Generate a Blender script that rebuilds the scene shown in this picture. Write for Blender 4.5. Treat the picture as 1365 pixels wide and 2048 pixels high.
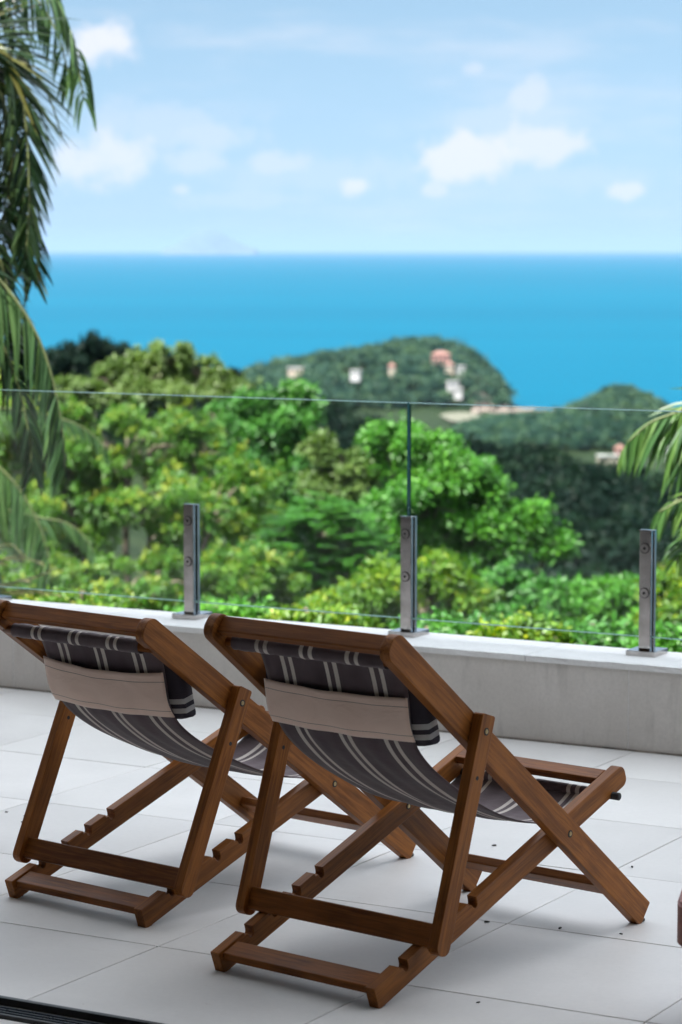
import bpy, bmesh, math, random
import numpy as np
from mathutils import Vector, Matrix

# ------------------------------------------------------------------ clear
for o in list(bpy.data.objects):
    bpy.data.objects.remove(o, do_unlink=True)
sc = bpy.context.scene
COL = sc.collection
R = math.radians
rng = np.random.default_rng(7)
random.seed(7)

# ------------------------------------------------------------------ camera
FPX = 5300.0            # focal length in pixels of the 1365 x 2048 frame
CAMH = 1.71
HOR = 500.0
PITCH = math.atan2(1024 - HOR, FPX)
cam = bpy.data.cameras.new('camera')
cam.sensor_fit = 'VERTICAL'
cam.sensor_height = 36.0
cam.sensor_width = 24.0
cam.lens = FPX / 2048 * 36.0
cam.clip_start = 0.05
cam.clip_end = 900000
cam.dof.use_dof = True
cam.dof.focus_distance = 6.85
cam.dof.aperture_fstop = 5.2
camo = bpy.data.objects.new('camera', cam)
COL.objects.link(camo)
camo.location = (0, 0, CAMH)
camo.rotation_euler = (math.pi / 2 - PITCH, 0, 0)
sc.camera = camo

# ------------------------------------------------------------------ sun direction
SUN_EL = R(57)
SUN_FROM = Vector((-0.74, -0.67, 0)).normalized()        # horizontal direction towards the sun
SUN_AZ = math.atan2(SUN_FROM.x, SUN_FROM.y)              # clockwise from +Y

# ------------------------------------------------------------------ world: sky with clouds
world = bpy.data.worlds.new('World')
sc.world = world
world.use_nodes = True
wn = world.node_tree
wn.nodes.clear()
def WN(t, **k):
    n = wn.nodes.new(t)
    for a, b in k.items():
        setattr(n, a, b)
    return n
def wl(a, b):
    wn.links.new(a, b)
def wmath(op, a, b=None, c=None, clamp=False):
    n = WN('ShaderNodeMath', operation=op, use_clamp=clamp)
    for i, v in enumerate((a, b, c)):
        if v is None:
            continue
        if isinstance(v, (int, float)):
            n.inputs[i].default_value = v
        else:
            wl(v, n.inputs[i])
    return n.outputs[0]
sky = WN('ShaderNodeTexSky', sky_type='NISHITA', sun_disc=False)
sky.sun_elevation = SUN_EL
sky.sun_rotation = SUN_AZ
sky.altitude = 120
sky.air_density = 1.0
sky.dust_density = 0.25
sky.ozone_density = 2.0
tc = WN('ShaderNodeTexCoord')
sep = WN('ShaderNodeSeparateXYZ')
wl(tc.outputs['Generated'], sep.inputs[0])
ysafe = wmath('MAXIMUM', sep.outputs[1], 0.02)
tx = wmath('DIVIDE', sep.outputs[0], ysafe)
tz = wmath('DIVIDE', sep.outputs[2], ysafe)
comb = WN('ShaderNodeCombineXYZ')
wl(tx, comb.inputs[0]); wl(tz, comb.inputs[1])
def wnoise(scale, detail=6, rough=0.6, w=0.0, vec=None):
    n = WN('ShaderNodeTexNoise', noise_dimensions='4D')
    n.inputs['Scale'].default_value = scale
    n.inputs['Detail'].default_value = detail
    n.inputs['Roughness'].default_value = rough
    n.inputs['W'].default_value = w
    wl(vec or comb.outputs[0], n.inputs['Vector'])
    return n.outputs['Fac']
n1 = wnoise(60, 8, 0.64, 1.3)
n2 = wnoise(22, 4, 0.55, 4.1)
nn = wmath('SUBTRACT', wmath('ADD', wmath('MULTIPLY', n1, 0.62), wmath('MULTIPLY', n2, 0.38)), 0.5)
clouds = [  # px, py, rx, ry, strength
    (222, 92, 82, 70, 1.0), (182, 320, 150, 85, 0.85), (440, 275, 140, 50, 0.42), (565, 330, 105, 36, 0.5),
    (400, 325, 90, 42, 0.45), (365, 380, 26, 15, 0.6), (712, 374, 46, 28, 0.95), (925, 312, 150, 66, 1.0), (1085, 290, 115, 56, 0.85),
    (1056, 200, 62, 58, 0.6), (950, 140, 40, 26, 0.5), (1245, 380, 56, 24, 0.85), (866, 382, 36, 22, 0.7),
    (330, 250, 260, 70, 0.32), (1010, 250, 200, 60, 0.35), (520, 400, 200, 26, 0.25), (640, 350, 330, 60, 0.22), (1150, 360, 260, 40, 0.2)]
mask = None
for px, py, rx, ry, st in clouds:
    cx, cz = (px - 682.5) / FPX, (HOR - py) / FPX
    dx = wmath('DIVIDE', wmath('SUBTRACT', tx, cx), rx / FPX)
    dz = wmath('DIVIDE', wmath('SUBTRACT', tz, cz), ry / FPX)
    # flat-ish base: squeeze the lower half
    d2 = wmath('ADD', wmath('MULTIPLY', dx, dx), wmath('MULTIPLY', dz, dz))
    m = wmath('SUBTRACT', 1.0, wmath('POWER', d2, 0.5))
    m = wmath('ADD', m, wmath('MULTIPLY', nn, 3.6))
    mr = WN('ShaderNodeMapRange', interpolation_type='SMOOTHSTEP')
    wl(m, mr.inputs[0])
    mr.inputs[1].default_value = 0.04; mr.inputs[2].default_value = 0.72
    mr.inputs[3].default_value = 0.0; mr.inputs[4].default_value = st
    mask = mr.outputs[0] if mask is None else wmath('MAXIMUM', mask, mr.outputs[0])
# added cloud cover out of view, thicker towards the zenith, as terrace light
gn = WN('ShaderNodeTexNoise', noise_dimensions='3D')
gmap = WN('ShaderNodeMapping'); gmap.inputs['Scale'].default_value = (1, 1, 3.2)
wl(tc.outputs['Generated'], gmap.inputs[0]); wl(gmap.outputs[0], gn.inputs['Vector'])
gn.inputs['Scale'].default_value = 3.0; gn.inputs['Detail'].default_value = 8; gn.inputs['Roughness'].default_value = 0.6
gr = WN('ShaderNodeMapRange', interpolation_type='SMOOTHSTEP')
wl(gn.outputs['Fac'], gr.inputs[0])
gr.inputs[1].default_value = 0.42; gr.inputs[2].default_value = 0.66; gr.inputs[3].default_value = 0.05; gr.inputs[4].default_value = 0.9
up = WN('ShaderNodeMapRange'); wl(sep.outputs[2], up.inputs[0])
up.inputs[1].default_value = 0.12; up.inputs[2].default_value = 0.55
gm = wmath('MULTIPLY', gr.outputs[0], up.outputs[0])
bw = WN('ShaderNodeRGBToBW'); wl(sky.outputs[0], bw.inputs[0])
lum = wmath('MULTIPLY', wmath('POWER', bw.outputs[0], 0.65), 1.08)
hue = WN('ShaderNodeVectorMath', operation='SCALE'); hue.inputs[0].default_value = (0.60, 1.0, 1.42); wl(lum, hue.inputs['Scale'])
tint = WN('ShaderNodeMix', data_type='RGBA')
tint.inputs[0].default_value = 0.85
wl(sky.outputs[0], tint.inputs[6]); wl(hue.outputs[0], tint.inputs[7])
smap = WN('ShaderNodeMapping'); smap.inputs['Scale'].default_value = (9, 46, 1); wl(comb.outputs[0], smap.inputs[0])
sn = wnoise(1.0, 6, 0.62, 2.2, smap.outputs[0])
sr = WN('ShaderNodeMapRange', interpolation_type='SMOOTHSTEP'); wl(sn, sr.inputs[0])
sr.inputs[1].default_value = 0.46; sr.inputs[2].default_value = 0.80; sr.inputs[3].default_value = 0.0; sr.inputs[4].default_value = 0.55
mask = wmath('MAXIMUM', mask, sr.outputs[0])
cmix = WN('ShaderNodeMix', data_type='RGBA')
wl(mask, cmix.inputs[0]); wl(tint.outputs[2], cmix.inputs[6])
cmix.inputs[7].default_value = (5.3, 5.45, 5.9, 1)
gmix = WN('ShaderNodeMix', data_type='RGBA')             # unseen dome clouds, far brighter than those in view, to light the terrace
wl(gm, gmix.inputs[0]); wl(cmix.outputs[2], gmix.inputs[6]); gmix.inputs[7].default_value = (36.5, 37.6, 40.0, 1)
bg = WN('ShaderNodeBackground'); bg.inputs[1].default_value = 0.05
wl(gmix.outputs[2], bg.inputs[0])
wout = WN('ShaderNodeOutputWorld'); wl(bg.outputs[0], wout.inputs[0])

sun = bpy.data.lights.new('sun', 'SUN')
sun.energy = 5.0
sun.angle = R(0.53)
sun.color = (1.0, 0.955, 0.88)
suno = bpy.data.objects.new('sun', sun); COL.objects.link(suno)
sdir = -(Vector((SUN_FROM.x * math.cos(SUN_EL), SUN_FROM.y * math.cos(SUN_EL), math.sin(SUN_EL))))
suno.rotation_euler = sdir.to_track_quat('-Z', 'Y').to_euler()
suno.location = (-20, -15, 30)

sc.view_settings.view_transform = 'Standard'
sc.view_settings.look = 'None'
sc.view_settings.exposure = 1.8
sc.view_settings.gamma = 1
sc.view_settings.use_curve_mapping = False
sc.cycles.use_denoising = True
try:
    sc.cycles.denoiser = 'OPENIMAGEDENOISE'
except Exception:
    pass
sc.cycles.max_bounces = 8
sc.cycles.diffuse_bounces = 3
sc.cycles.glossy_bounces = 4
sc.cycles.transmission_bounces = 6
sc.cycles.transparent_max_bounces = 12
sc.cycles.volume_bounces = 0
sc.cycles.sample_clamp_indirect = 6.0

# ------------------------------------------------------------------ geometry of the place
TA = R(-29.7)                                     # the parapet runs at this heading
EX = Vector((math.cos(TA), math.sin(TA), 0)); EY = Vector((-EX.y, EX.x, 0))
def tw(a, d, z=0.0):                              # terrace coordinates: along the parapet, out from the house, up
    v = EX * a + EY * d
    return Vector((v.x, v.y, z))
def at(px, py, Y):                                # point at forward distance Y seen at a place of the photo
    return Vector(((px - 682.5) / FPX * Y * 1.005, Y, CAMH - (py - HOR) / FPX * Y))

# ------------------------------------------------------------------ materials
MATS = {}
class NT:
    def __init__(s, name):
        s.m = bpy.data.materials.new(name); s.m.use_nodes = True
        s.t = s.m.node_tree; s.t.nodes.clear()
        s.out = s.n('ShaderNodeOutputMaterial')
        MATS[name] = s.m
    def n(s, t, **k):
        x = s.t.nodes.new(t)
        for a, b in k.items(): setattr(x, a, b)
        return x
    def l(s, a, b): s.t.links.new(a, b)
    def val(s, sock, v):
        if v is None: return
        if hasattr(v, 'is_linked') or hasattr(v, 'links'): s.l(v, sock)
        elif isinstance(v, (tuple, list)) and len(v) == 3 and sock.type == 'RGBA': sock.default_value = (*v, 1)
        else: sock.default_value = v
    def math(s, op, a, b=None, c=None, clamp=False):
        x = s.n('ShaderNodeMath', operation=op, use_clamp=clamp)
        for i, v in enumerate((a, b, c)): s.val(x.inputs[i], v)
        return x.outputs[0]
    def mix(s, f, a, b, mode='MIX'):
        x = s.n('ShaderNodeMix', data_type='RGBA', blend_type=mode)
        s.val(x.inputs[0], f); s.val(x.inputs[6], a); s.val(x.inputs[7], b)
        return x.outputs[2]
    def noise(s, scale, detail=4, rough=0.55, vec=None, dist=0.0, out='Fac'):
        x = s.n('ShaderNodeTexNoise')
        x.inputs['Scale'].default_value = scale; x.inputs['Detail'].default_value = detail
        x.inputs['Roughness'].default_value = rough; x.inputs['Distortion'].default_value = dist
        if vec is not None: s.l(vec, x.inputs['Vector'])
        return x.outputs[out]
    def coord(s, which='Object', scale=(1, 1, 1), loc=(0, 0, 0)):
        c = s.n('ShaderNodeTexCoord'); m = s.n('ShaderNodeMapping')
        m.inputs['Scale'].default_value = scale; m.inputs['Location'].default_value = loc
        s.l(c.outputs[which], m.inputs[0]); return m.outputs[0]
    def rnd(s):
        return s.n('ShaderNodeObjectInfo').outputs['Random']
    def offs(s, vec, amount=17.0):               # shift a texture by the object's random number
        a = s.n('ShaderNodeVectorMath', operation='ADD')
        s.l(vec, a.inputs[0])
        sc_ = s.math('MULTIPLY', s.rnd(), amount)
        cb = s.n('ShaderNodeCombineXYZ')
        for i in range(3): s.l(sc_, cb.inputs[i])
        s.l(cb.outputs[0], a.inputs[1]); return a.outputs[0]
    def ramp(s, f, stops):
        x = s.n('ShaderNodeValToRGB'); s.l(f, x.inputs[0])
        e = x.color_ramp.elements
        while len(e) < len(stops): e.new(0.5)
        for el, (p, c) in zip(e, stops): el.position = p; el.color = (*c, 1)
        return x.outputs[0]
    def rangef(s, f, a, b, c, d, smooth=False):
        x = s.n('ShaderNodeMapRange')
        if smooth: x.interpolation_type = 'SMOOTHSTEP'
        s.l(f, x.inputs[0])
        for i, v in enumerate((a, b, c, d)): x.inputs[i + 1].default_value = v
        return x.outputs[0]
    def bump(s, h, strength=0.3, dist=0.01):
        x = s.n('ShaderNodeBump'); x.inputs['Strength'].default_value = strength
        x.inputs['Distance'].default_value = dist; s.l(h, x.inputs['Height']); return x.outputs[0]
    def bsdf(s, color=None, rough=0.5, metal=0.0, spec=0.5, normal=None, **k):
        p = s.n('ShaderNodeBsdfPrincipled')
        s.val(p.inputs['Base Color'], color); s.val(p.inputs['Roughness'], rough)
        s.val(p.inputs['Metallic'], metal); s.val(p.inputs['Specular IOR Level'], spec)
        if normal is not None: s.l(normal, p.inputs['Normal'])
        for a, b in k.items(): s.val(p.inputs[a.replace('_', ' ')], b)
        return p.outputs[0]
    def done(s, shader):
        s.l(shader, s.out.inputs[0]); return s.m

def m_wood(name, dark, light, rough=0.42, cross=False):
    t = NT(name)
    v = t.offs(t.coord('Object', (26, 1.6, 26) if cross else (1.6, 26, 26)))
    g = t.noise(3.0, 6, 0.65, v, 0.6)
    v2 = t.offs(t.coord('Object', (160, 6, 160) if cross else (6, 160, 160)), 31)
    fine = t.noise(2.0, 3, 0.6, v2)
    blot = t.noise(5.0, 3, 0.5, t.offs(t.coord('Object', (1, 1, 1)), 5))
    base = t.mix(t.rangef(g, 0.32, 0.68, 0, 1, True), dark, light)
    base = t.mix(t.rangef(fine, 0.48, 0.70, 0, 0.42, True), base, tuple(c * 0.55 for c in dark))
    base = t.mix(t.rangef(blot, 0.40, 0.75, 0.0, 0.35, True), base, tuple(c * 1.25 for c in light))
    hs = t.n('ShaderNodeHueSaturation'); t.l(base, hs.inputs['Color'])
    t.l(t.rangef(t.rnd(), 0, 1, 0.78, 1.2), hs.inputs['Value'])
    b = t.bump(fine, 0.25, 0.0015)
    r = t.rangef(g, 0, 1, rough - 0.06, rough + 0.14)
    return t.done(t.bsdf(hs.outputs[0], r, spec=0.18, normal=b))
m_wood('wood', (0.140, 0.043, 0.0070), (0.290, 0.103, 0.0190))
m_wood('wood_cross', (0.118, 0.035, 0.0062), (0.240, 0.082, 0.0155), cross=True)
m_wood('red_wood', (0.19, 0.065, 0.050), (0.30, 0.12, 0.09), 0.36)

def m_flat(name, color, rough=0.5, metal=0.0, spec=0.5, nscale=40, namt=0.15):
    t = NT(name)
    n = t.noise(nscale, 4, 0.6, t.coord('Object'))
    c = t.mix(t.rangef(n, 0.3, 0.7, 0, 1), tuple(x * (1 - namt) for x in color), tuple(x * (1 + namt) for x in color))
    return t.done(t.bsdf(c, t.rangef(n, 0.2, 0.8, rough - 0.08, rough + 0.08), metal, spec))
m_flat('brass', (0.32, 0.24, 0.12), 0.35, 1.0)
m_flat('bolt_hole', (0.012, 0.010, 0.009), 0.7)  # near black stands in for the shade inside holes, none are cut
m_flat('rubber', (0.035, 0.028, 0.022), 0.8)
m_flat('seed', (0.035, 0.028, 0.022), 0.7)
m_flat('black_metal', (0.012, 0.013, 0.016), 0.32, 0.0, 0.6)
m_flat('track_metal', (0.035, 0.045, 0.06), 0.3, 0.7)
m_flat('plaster', (0.42, 0.38, 0.33), 0.8, nscale=6, namt=0.04)

def m_steel():
    t = NT('steel')
    br = t.noise(3, 3, 0.6, t.coord('Object', (220, 220, 3)))
    sm = t.noise(14, 4, 0.6, t.coord('Object'))
    c = t.mix(t.rangef(sm, 0.35, 0.7, 0, 1), (0.50, 0.47, 0.45), (0.34, 0.32, 0.305))
    return t.done(t.bsdf(c, t.rangef(sm, 0.3, 0.75, 0.05, 0.16), 1.0, normal=t.bump(br, 0.05, 0.001)))
m_steel()

def m_tile():
    t = NT('floor_tile')
    v = t.offs(t.coord('Object', (1, 1, 1)), 37)
    big = t.noise(2.2, 5, 0.6, v)
    fine = t.noise(60, 5, 0.7, v)
    specks = t.noise(26, 3, 0.75, v)
    smear = t.noise(5, 6, 0.7, t.offs(t.coord('Object', (1, 3, 1)), 11), 1.5)
    c = t.mix(t.rangef(big, 0.3, 0.7, 0, 1), (0.615, 0.600, 0.575), (0.685, 0.670, 0.645))
    c = t.mix(t.rangef(fine, 0.35, 0.75, 0, 0.25), c, (0.52, 0.51, 0.49))
    c = t.mix(t.rangef(smear, 0.60, 0.80, 0, 0.28, True), c, (0.50, 0.47, 0.43))
    c = t.mix(t.rangef(specks, 0.735, 0.78, 0, 0.7, True), c, (0.22, 0.19, 0.16))
    cloud = t.noise(1.1, 4, 0.6, t.offs(t.coord('Object', (1, 1, 1)), 53), 0.8)
    c = t.mix(t.rangef(cloud, 0.45, 0.75, 0, 0.35, True), c, (0.50, 0.485, 0.465))
    scuff = t.noise(9, 3, 0.6, t.offs(t.coord('Object', (1, 7, 1)), 71), 2.0)
    c = t.mix(t.rangef(scuff, 0.70, 0.76, 0, 0.45, True), c, (0.38, 0.35, 0.32))
    hs = t.n('ShaderNodeHueSaturation'); t.l(c, hs.inputs['Color'])
    t.l(t.rangef(t.rnd(), 0, 1, 0.91, 1.04), hs.inputs['Value'])
    return t.done(t.bsdf(hs.outputs[0], t.rangef(big, 0.2, 0.8, 0.40, 0.58), spec=0.4, normal=t.bump(fine, 0.10, 0.002)))
m_tile()
m_flat('grout', (0.20, 0.17, 0.14), 0.9, nscale=9, namt=0.6)

def m_stone(name, a, b, stain=0.3):
    t = NT(name)
    v = t.offs(t.coord('Object'), 23)
    n = t.noise(3.0, 6, 0.65, v); f = t.noise(90, 4, 0.7, v)
    drip = t.noise(3, 5, 0.6, t.offs(t.coord('Object', (5, 5, 0.9)), 3), 0.4)
    c = t.mix(t.rangef(n, 0.3, 0.7, 0, 1), a, b)
    c = t.mix(t.rangef(f, 0.4, 0.75, 0, 0.3), c, tuple(x * 0.7 for x in a))
    c = t.mix(t.rangef(drip, 0.52, 0.75, 0, stain, True), c, tuple(x * 0.55 for x in a))
    return t.done(t.bsdf(c, 0.72, spec=0.3, normal=t.bump(f, 0.2, 0.002)))
m_stone('wall_stone', (0.57, 0.535, 0.495), (0.67, 0.635, 0.595), 0.40)
m_stone('coping_stone', (0.72, 0.715, 0.70), (0.80, 0.795, 0.78), 0.14)

def m_glass():
    t = NT('pane_glass')
    tr = t.n('ShaderNodeBsdfTransparent'); tr.inputs[0].default_value = (0.955, 0.985, 0.975, 1)
    gl = t.n('ShaderNodeBsdfGlossy'); gl.inputs['Roughness'].default_value = 0.0
    df = t.n('ShaderNodeBsdfDiffuse'); df.inputs[0].default_value = (0.8, 0.8, 0.8, 1)
    fr = t.n('ShaderNodeFresnel'); fr.inputs[0].default_value = 1.45
    m1 = t.n('ShaderNodeMixShader'); t.l(t.math('MULTIPLY', fr.outputs[0], 0.45), m1.inputs[0])
    t.l(tr.outputs[0], m1.inputs[1]); t.l(gl.outputs[0], m1.inputs[2])
    m2 = t.n('ShaderNodeMixShader')
    dust = t.noise(2.2, 5, 0.6, t.coord('Object', (1, 1, 1)))
    sp = t.noise(110, 2, 0.5, t.coord('Object'))
    d = t.math('ADD', t.rangef(dust, 0.3, 0.75, 0.001, 0.006), t.rangef(sp, 0.745, 0.785, 0, 0.08))
    t.l(d, m2.inputs[0]); t.l(m1.outputs[0], m2.inputs[1]); t.l(df.outputs[0], m2.inputs[2])
    return t.done(m2.outputs[0])
m_glass()
def m_glass_edge():
    t = NT('pane_edge')
    t.done(t.bsdf((0.46, 0.70, 0.66), 0.12, spec=0.9))
    t = NT('pane_joint')
    return t.done(t.bsdf((0.045, 0.12, 0.10), 0.12, spec=0.6))
m_glass_edge()

def m_canvas():
    t = NT('striped_canvas')
    c = t.n('ShaderNodeTexCoord'); s = t.n('ShaderNodeSeparateXYZ'); t.l(c.outputs['Object'], s.inputs[0])
    wob = t.math('MULTIPLY', t.math('SUBTRACT', t.noise(5, 3, 0.5, t.coord('Object')), 0.5), 0.004)
    y = t.math('ADD', s.outputs[1], wob)
    # three pairs of pale stripes, 0.138 apart
    fm = t.math('PINGPONG', t.math('ADD', y, 0.069 + 0.138 * 6), 0.069)     # 0 .. 0.069, pair centre at 0.069
    d = t.math('SUBTRACT', 0.069, fm)
    m = t.math('MULTIPLY', t.rangef(d, 0.0070, 0.0078, 0, 1), t.rangef(d, 0.0192, 0.0200, 1, 0))
    inside = t.math('LESS_THAN', t.math('ABSOLUTE', y), 0.185)
    m = t.math('MULTIPLY', m, inside)
    weave = t.noise(420, 2, 0.6, t.coord('Object')); fade = t.noise(7, 5, 0.6, t.coord('Object'))
    dark = t.mix(t.rangef(fade, 0.3, 0.7, 0, 1), (0.080, 0.056, 0.063), (0.142, 0.106, 0.113))
    col = t.mix(m, dark, (0.68, 0.62, 0.56))
    col = t.mix(t.rangef(weave, 0.3, 0.8, 0, 0.25), col, (0.12, 0.105, 0.115))
    wr = t.noise(9, 4, 0.6, t.coord('Object', (1, 0.35, 1)), 0.5)
    hb = t.math('ADD', t.math('MULTIPLY', weave, 0.05), wr)
    b = t.bsdf(col, 0.9, spec=0.15, normal=t.bump(hb, 0.6, 0.007), Sheen_Weight=0.25)
    trn = t.n('ShaderNodeBsdfTranslucent'); t.l(col, trn.inputs[0])
    mx = t.n('ShaderNodeMixShader'); mx.inputs[0].default_value = 0.12
    t.l(b, mx.inputs[1]); t.l(trn.outputs[0], mx.inputs[2])
    return t.done(mx.outputs[0])
m_canvas()
def m_cushion():
    t = NT('cushion_canvas')
    c = t.n('ShaderNodeTexCoord'); s = t.n('ShaderNodeSeparateXYZ'); t.l(c.outputs['Object'], s.inputs[0])
    z = s.outputs[2]
    def line(a, b):
        return t.math('MULTIPLY', t.math('GREATER_THAN', z, a), t.math('LESS_THAN', z, b))
    m = t.math('ADD', line(-0.060, -0.046), line(-0.034, -0.020))
    fade = t.noise(9, 5, 0.6, t.coord('Object'))
    dark = t.mix(fade, (0.036, 0.031, 0.040), (0.062, 0.054, 0.066))
    col = t.mix(m, dark, (0.40, 0.385, 0.37))
    return t.done(t.bsdf(col, 0.9, spec=0.15, normal=t.bump(t.noise(300, 2, 0.6, t.coord('Object')), 0.2, 0.002)))
m_cushion()
def m_band():
    t = NT('beige_cloth')
    c = t.n('ShaderNodeTexCoord'); s = t.n('ShaderNodeSeparateXYZ'); t.l(c.outputs['UV'], s.inputs[0])
    u = s.outputs[1]
    seam = t.math('ADD', t.math('LESS_THAN', t.math('ABSOLUTE', t.math('SUBTRACT', u, 0.20)), 0.007),
                  t.math('LESS_THAN', t.math('ABSOLUTE', t.math('SUBTRACT', u, 0.84)), 0.007))
    n = t.noise(8, 5, 0.6, t.offs(t.coord('Object', (1, 1, 2.2)), 9), 0.8)
    weave = t.noise(450, 2, 0.6, t.coord('Object'))
    col = t.mix(t.rangef(n, 0.3, 0.7, 0, 1), (0.76, 0.575, 0.475), (0.84, 0.65, 0.545))
    col = t.mix(t.math('MULTIPLY', seam, 0.75), col, (0.10, 0.07, 0.055))
    h = t.math('ADD', n, t.math('ADD', t.math('MULTIPLY', weave, 0.03), t.math('MULTIPLY', seam, -0.25)))
    return t.done(t.bsdf(col, 0.92, spec=0.1, normal=t.bump(h, 0.6, 0.008), Sheen_Weight=0.2))
m_band()

def m_leaf(name, dark, mid, light, tip=None, trans=0.34, rough=0.42, spec=0.4, tcol=None):
    t = NT(name)
    a = t.n('ShaderNodeAttribute', attribute_name='rnd').outputs['Fac']
    b = t.n('ShaderNodeAttribute', attribute_name='clump').outputs['Fac']
    c = t.ramp(a, [(0.0, dark), (0.55, mid), (1.0, light)])
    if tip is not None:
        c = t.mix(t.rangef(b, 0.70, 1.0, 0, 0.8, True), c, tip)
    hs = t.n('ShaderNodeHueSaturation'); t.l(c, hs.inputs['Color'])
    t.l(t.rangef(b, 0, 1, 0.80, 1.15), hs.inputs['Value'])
    c = hs.outputs[0]
    p = t.bsdf(c, rough, spec=spec)
    tr = t.n('ShaderNodeBsdfTranslucent')
    t.l(t.mix(1.0, c, tcol or (1.25, 1.35, 0.45), 'MULTIPLY'), tr.inputs[0])
    mx = t.n('ShaderNodeMixShader'); mx.inputs[0].default_value = trans
    t.l(p, mx.inputs[1]); t.l(tr.outputs[0], mx.inputs[2])
    return t.done(mx.outputs[0])
m_leaf('leaf_olive', (0.0184, 0.0825, 0.0080), (0.0644, 0.1750, 0.0140), (0.1552, 0.2687, 0.0240), tip=(0.2645, 0.2750, 0.0220), trans=0.28)
m_leaf('leaf_green', (0.0176, 0.0854, 0.0100), (0.0572, 0.2013, 0.0180), (0.1320, 0.3294, 0.0300), trans=0.28)
m_leaf('leaf_deep', (0.0132, 0.0688, 0.0120), (0.0440, 0.1625, 0.0220), (0.0990, 0.2687, 0.0320), trans=0.26)
m_leaf('leaf_pale', (0.0450, 0.0935, 0.0180), (0.0900, 0.1540, 0.0324), (0.1800, 0.2365, 0.0765), trans=0.25)
m_leaf('leaf_lime', (0.035, 0.120, 0.009), (0.080, 0.185, 0.012), (0.165, 0.260, 0.016), tip=(0.34, 0.38, 0.02))
m_leaf('leaf_forest_shaded', (0.0030, 0.0100, 0.0080), (0.0060, 0.0170, 0.0110), (0.0130, 0.0290, 0.0140), trans=0.15, spec=0.06)  # shade on the far slope put into this very dark leaf colour
m_leaf('leaf_coast_hazed', (0.014, 0.048, 0.042), (0.038, 0.086, 0.060), (0.090, 0.150, 0.078), trans=0.2, spec=0.1)  # distance haze put into a paler, bluer leaf colour
m_leaf('palm_shaded', (0.007, 0.021, 0.008), (0.013, 0.036, 0.013), (0.030, 0.057, 0.015), tip=(0.096, 0.090, 0.018), trans=0.22, rough=0.36)  # shade on the hanging fronds put into this darker leaf colour
m_leaf('palm_green', (0.036, 0.081, 0.034), (0.054, 0.117, 0.043), (0.086, 0.158, 0.050), trans=0.28, rough=0.38)
m_leaf('palm_lit', (0.0363, 0.0840, 0.0310), (0.0561, 0.1200, 0.0422), (0.0858, 0.1600, 0.0527), trans=0.25, rough=0.35)  # sunlit look of the lower palm put into its leaf colour
m_leaf('palm_bright', (0.030, 0.085, 0.024), (0.062, 0.140, 0.032), (0.120, 0.200, 0.045), tip=(0.28, 0.22, 0.06), trans=0.32, rough=0.36)
m_leaf('palm_dry', (0.22, 0.22, 0.07), (0.34, 0.32, 0.12), (0.46, 0.40, 0.18), trans=0.25)
m_flat('bark', (0.13, 0.10, 0.075), 0.9, nscale=12, namt=0.45)
m_flat('rachis', (0.10, 0.12, 0.04), 0.6, nscale=8, namt=0.3)

def m_ground():
    t = NT('hill_ground')
    n = t.noise(0.08, 6, 0.6, t.coord('Object'))
    c = t.mix(t.rangef(n, 0.35, 0.65, 0, 1), (0.010, 0.020, 0.008), (0.020, 0.032, 0.012))
    return t.done(t.bsdf(c, 0.95, spec=0.1))
m_ground()
def m_sea():
    t = NT('sea_water')
    v = t.coord('Object', (1, 1, 1))
    n = t.noise(0.02, 5, 0.6, v); big = t.noise(0.0011, 6, 0.65, t.coord('Object', (0.22, 1, 1)), 0.4)
    c = t.mix(t.rangef(big, 0.3, 0.7, 0, 1), (0.0, 0.062, 0.110), (0.0, 0.074, 0.126))
    df = t.n('ShaderNodeBsdfDiffuse'); t.l(c, df.inputs[0])
    gl = t.n('ShaderNodeBsdfGlossy'); gl.inputs['Roughness'].default_value = 0.3; t.l(t.bump(n, 0.6, 3.0), gl.inputs['Normal'])
    mx = t.n('ShaderNodeMixShader'); mx.inputs[0].default_value = 0.04
    t.l(df.outputs[0], mx.inputs[1]); t.l(gl.outputs[0], mx.inputs[2])
    return t.done(mx.outputs[0])
m_sea()
m_flat('rock', (0.20, 0.155, 0.135), 0.85, nscale=0.15, namt=0.35)
m_flat('sand', (0.105, 0.100, 0.072), 0.9, nscale=0.05, namt=0.15)
m_flat('foam', (0.85, 0.87, 0.88), 0.6, nscale=0.4, namt=0.1)
m_flat('paint_cream', (0.34, 0.29, 0.23), 0.8, nscale=1, namt=0.05)
m_flat('paint_white', (0.34, 0.34, 0.34), 0.8, nscale=1, namt=0.05)
m_flat('paint_pink', (0.28, 0.14, 0.12), 0.8, nscale=1, namt=0.08)
m_flat('roof_clay', (0.20, 0.105, 0.085), 0.85, nscale=1.5, namt=0.2)
m_flat('roof_grey', (0.32, 0.32, 0.31), 0.8, nscale=1.5, namt=0.1)
m_flat('window_dark', (0.03, 0.04, 0.05), 0.15, nscale=2)
m_flat('island_haze_blue', (0.058, 0.088, 0.120), 0.9, nscale=0.004, namt=0.3)  # distance haze put into the island's blue colour

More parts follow.
